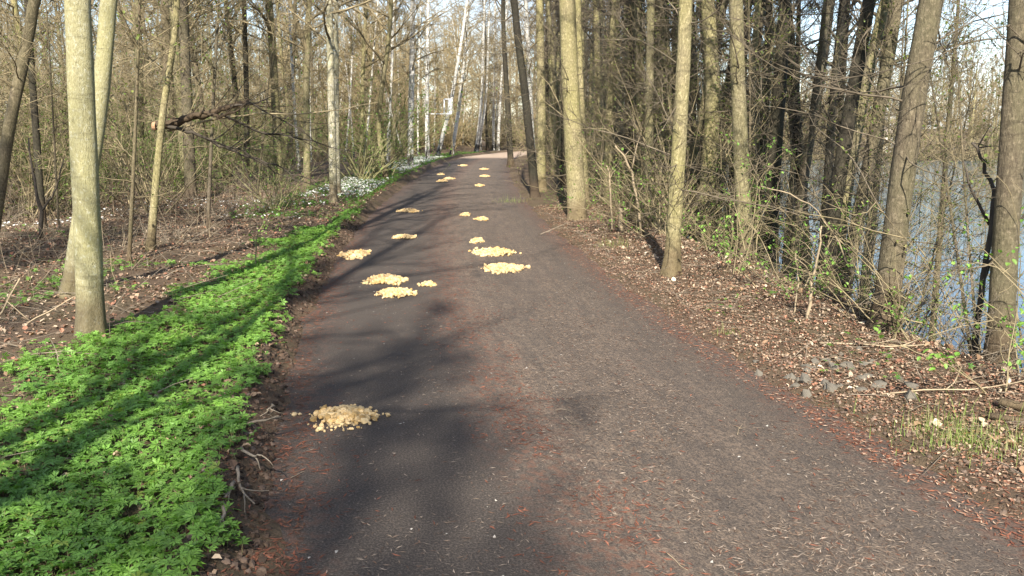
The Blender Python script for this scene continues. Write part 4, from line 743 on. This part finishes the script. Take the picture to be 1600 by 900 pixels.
# crumbly soil edge with roots
def clods(s0, s1, n, y1, label, cols, base, seed):
    r = np.random.default_rng(seed); x, y, s = spots(r, n, s0, s1, 2.2, y1, None, 1.6); m = len(x); size = base * r.uniform(.3, 1.3, m); V, Fc = stones_arrays(r, np.stack([x, y, H(x, y) + size * .1], -1), size); o = link('soil_clods', make_mesh('soil_clods', V, [Fc], M['bits'], col=np.repeat(np.array(cols)[r.integers(0, len(cols), m)] * r.uniform(.6, 1.3, (m, 1)), 12, 0))); tag(o, label, 'soil', kind='stuff')
clods(-1.95, -1.6, 2600, 15, 'dark crumbly soil lip along the wood side road edge', [(.05, .036, .028), (.08, .055, .04), (.12, .085, .065)], .017, 1)
clods(1.5, 1.95, 2200, 12, 'crumbly soil lip along the lake side road edge', [(.08, .058, .045), (.13, .095, .075), (.18, .13, .10)], .012, 2)
RG = 'bare roots at the wood side road edge'
for q, (px, py, ln, az) in enumerate([(372, 742, .34, -1.2), (378, 712, .25, -.9), (366, 765, .3, -1.5), (395, 690, .22, 2.8), (350, 800, .3, -1.1), (425, 640, .26, -1.0), (385, 672, .18, .3)]):
    p = ground_at(px, py); rr = np.random.default_rng(900 + q); t = Tubes(); P = wander(np.array([0, 0, .03]), azel(az, .05), ln, 8, rr, .16, -.015); t.add(P, np.linspace(.009, .003, 8), 7)
    for _ in range(2): t.add(wander(P[rr.integers(2, 7)], azel(az + rr.normal(0, .8), 0), ln * .4, 5, rr, .15, -.02), np.linspace(.004, .0015, 5), 5)
    o = link('bare_root', tube_mesh('bare_root', t, M['dead'], cap=True), loc=p); tag(o, 'grey crooked root sticking out of the soil lip beside the ground cover', 'root', RG)
# twigs on the road and verge
def twig(px, py, ln, az, rad, label, mat='dead', name='fallen_twig', forks=2, seed=0, group='fallen twigs on the road'):
    p = ground_at(px, py); p[2] = max(p[2], .0); rr = np.random.default_rng(950 + seed); t = Tubes(); P = wander(np.array([0, 0, rad * 1.2 + .003]), azel(az, 0), ln, 9, rr, .12, 0)
    zg = H(P[:, 0] + p[0], P[:, 1] + p[1]) - p[2]; P[:, 2] = np.maximum(P[:, 2], np.maximum(zg, -p[2]) + rad); t.add(P, np.linspace(rad, rad * .4, 9), 8 if rad > .01 else 5)
    for _ in range(forks): i = rr.integers(2, 8); Q = wander(P[i], azel(az + rr.choice([-.8, .8]) * rr.uniform(.6, 1.2), .05), ln * rr.uniform(.2, .45), 5, rr, .12, 0); t.add(Q, np.linspace(rad * .6, rad * .25, 5), 5)
    return tag(link(name, tube_mesh(name, t, M[mat], cap=True), loc=p), label, 'twig', group)
twig(868, 652, .10, -.2, .002, 'short thin twig on the asphalt near the road middle', seed=1); twig(880, 662, .18, -1.2, .002, 'curving thin twig below the short one near the road middle', seed=2)
twig(1152, 690, .2, 1.3, .002, 'forked thin twig on the lake side half of the road', seed=3, mat='twig_pale'); twig(842, 372, .5, -.5, .009, 'stubby forked branch lying on the lake side road edge', seed=4); twig(428, 640, .2, -1.2, .002, 'thin twig hooked over the asphalt beside the two loose yellow stones', seed=5)
twig(1040, 880, .15, -.9, .0018, 'tiny pale twig at the bottom of the road', seed=6, mat='twig_pale'); twig(455, 760, .08, 1.1, .0022, 'tiny upright pointing splinter on the shaded asphalt', seed=7)
VG = 'fallen branches on the lake side verge'
twig(1280, 541, .75, -.35, .009, 'pale straight fallen branch at the foot of the leaning trunk', name='fallen_branch', seed=8, group=VG, mat='twig_pale'); twig(1375, 620, 1.0, .0, .006, 'long thin fallen branch lying across the verge by the rubble', name='fallen_branch', seed=9, group=VG, mat='twig_pale')
twig(1560, 640, .6, -.7, .028, 'thick dead log lying at the photo edge near the grass tuft', 'brown', name='dead_log', seed=10, group=VG, forks=0); twig(1545, 660, .6, -.45, .02, 'thinner dead log beside the thick one', 'brown', name='dead_log', seed=11, group=VG, forks=1)
# grey rubble
sto = []
for q in range(3):
    rr = np.random.default_rng(970 + q); V, Fc = stones_arrays(rr, np.zeros((1, 3)), [1.]); sto.append(make_mesh('rubble_stone', V, [Fc], M['grey_stone'], col=np.ones((12, 3))))
rr = np.random.default_rng(33)
for q in range(34):
    px, py = ((1300 + rr.normal(0, 58), 588 + rr.normal(0, 24)) if q < 26 else (1210 + rr.uniform(-40, 250), 560 + rr.uniform(-20, 60))); p = ground_at(px, py); s_ = rr.uniform(.022, .05)
    o = link('rubble_stone', sto[q % 3], loc=(p[0], p[1], p[2] + s_ * .05)); o.rotation_euler = (rr.uniform(-.4, .4), rr.uniform(-.4, .4), rr.uniform(0, 6)); o.scale = (s_, s_ * rr.uniform(.7, 1.1), s_ * rr.uniform(.9, 1.4)); tag(o, 'small angular grey stone on the lake side verge among dry leaves', 'stone', 'grey rubble stones on the lake side verge')
# grass tufts
def tuft(px, py, n, h, label, col=((.16, .24, .05), (.22, .28, .08), (.30, .28, .14)), w=.1):
    p = ground_at(px, py); r = np.random.default_rng(int(px)); B = np.array([[-.5, 0, 0], [.5, 0, 0], [.38, .1, .5], [-.38, .1, .5], [.0, .42, 1]]); x = r.normal(0, w, n); y = r.normal(0, w * 1.1, n); z = H(x + p[0], y + p[1]) - p[2]; hh = h * np.exp(r.normal(-.25, .45, n))
    me = scatter('grass_tuft', B, [np.array([[0, 1, 2, 3]]), np.array([[3, 2, 4]])], np.stack([x, y, z], -1), M['leaf'], np.stack([np.full(n, .0035), hh * r.uniform(.5, 1.3, n), hh], -1), r.uniform(0, 6.28, n), r.normal(0, .55, n), np.array(col)[r.integers(0, len(col), n)])
    return tag(link('grass_tuft', me, loc=p), label, 'grass', kind='stuff')
tuft(1520, 688, 650, .085, 'spreading yellow green grass tuft near the dead logs', w=.17); tuft(1130, 522, 60, .06, 'little bright grass tuft at the road edge', w=.045); tuft(1475, 695, 140, .06, 'wispy smaller grass tuft next to the spreading one'); tuft(960, 385, 120, .12, 'green tuft near the sapling with the leafy tip', w=.13); tuft(800, 318, 200, .14, 'green tuft before the dark crooked trunk', w=.2)
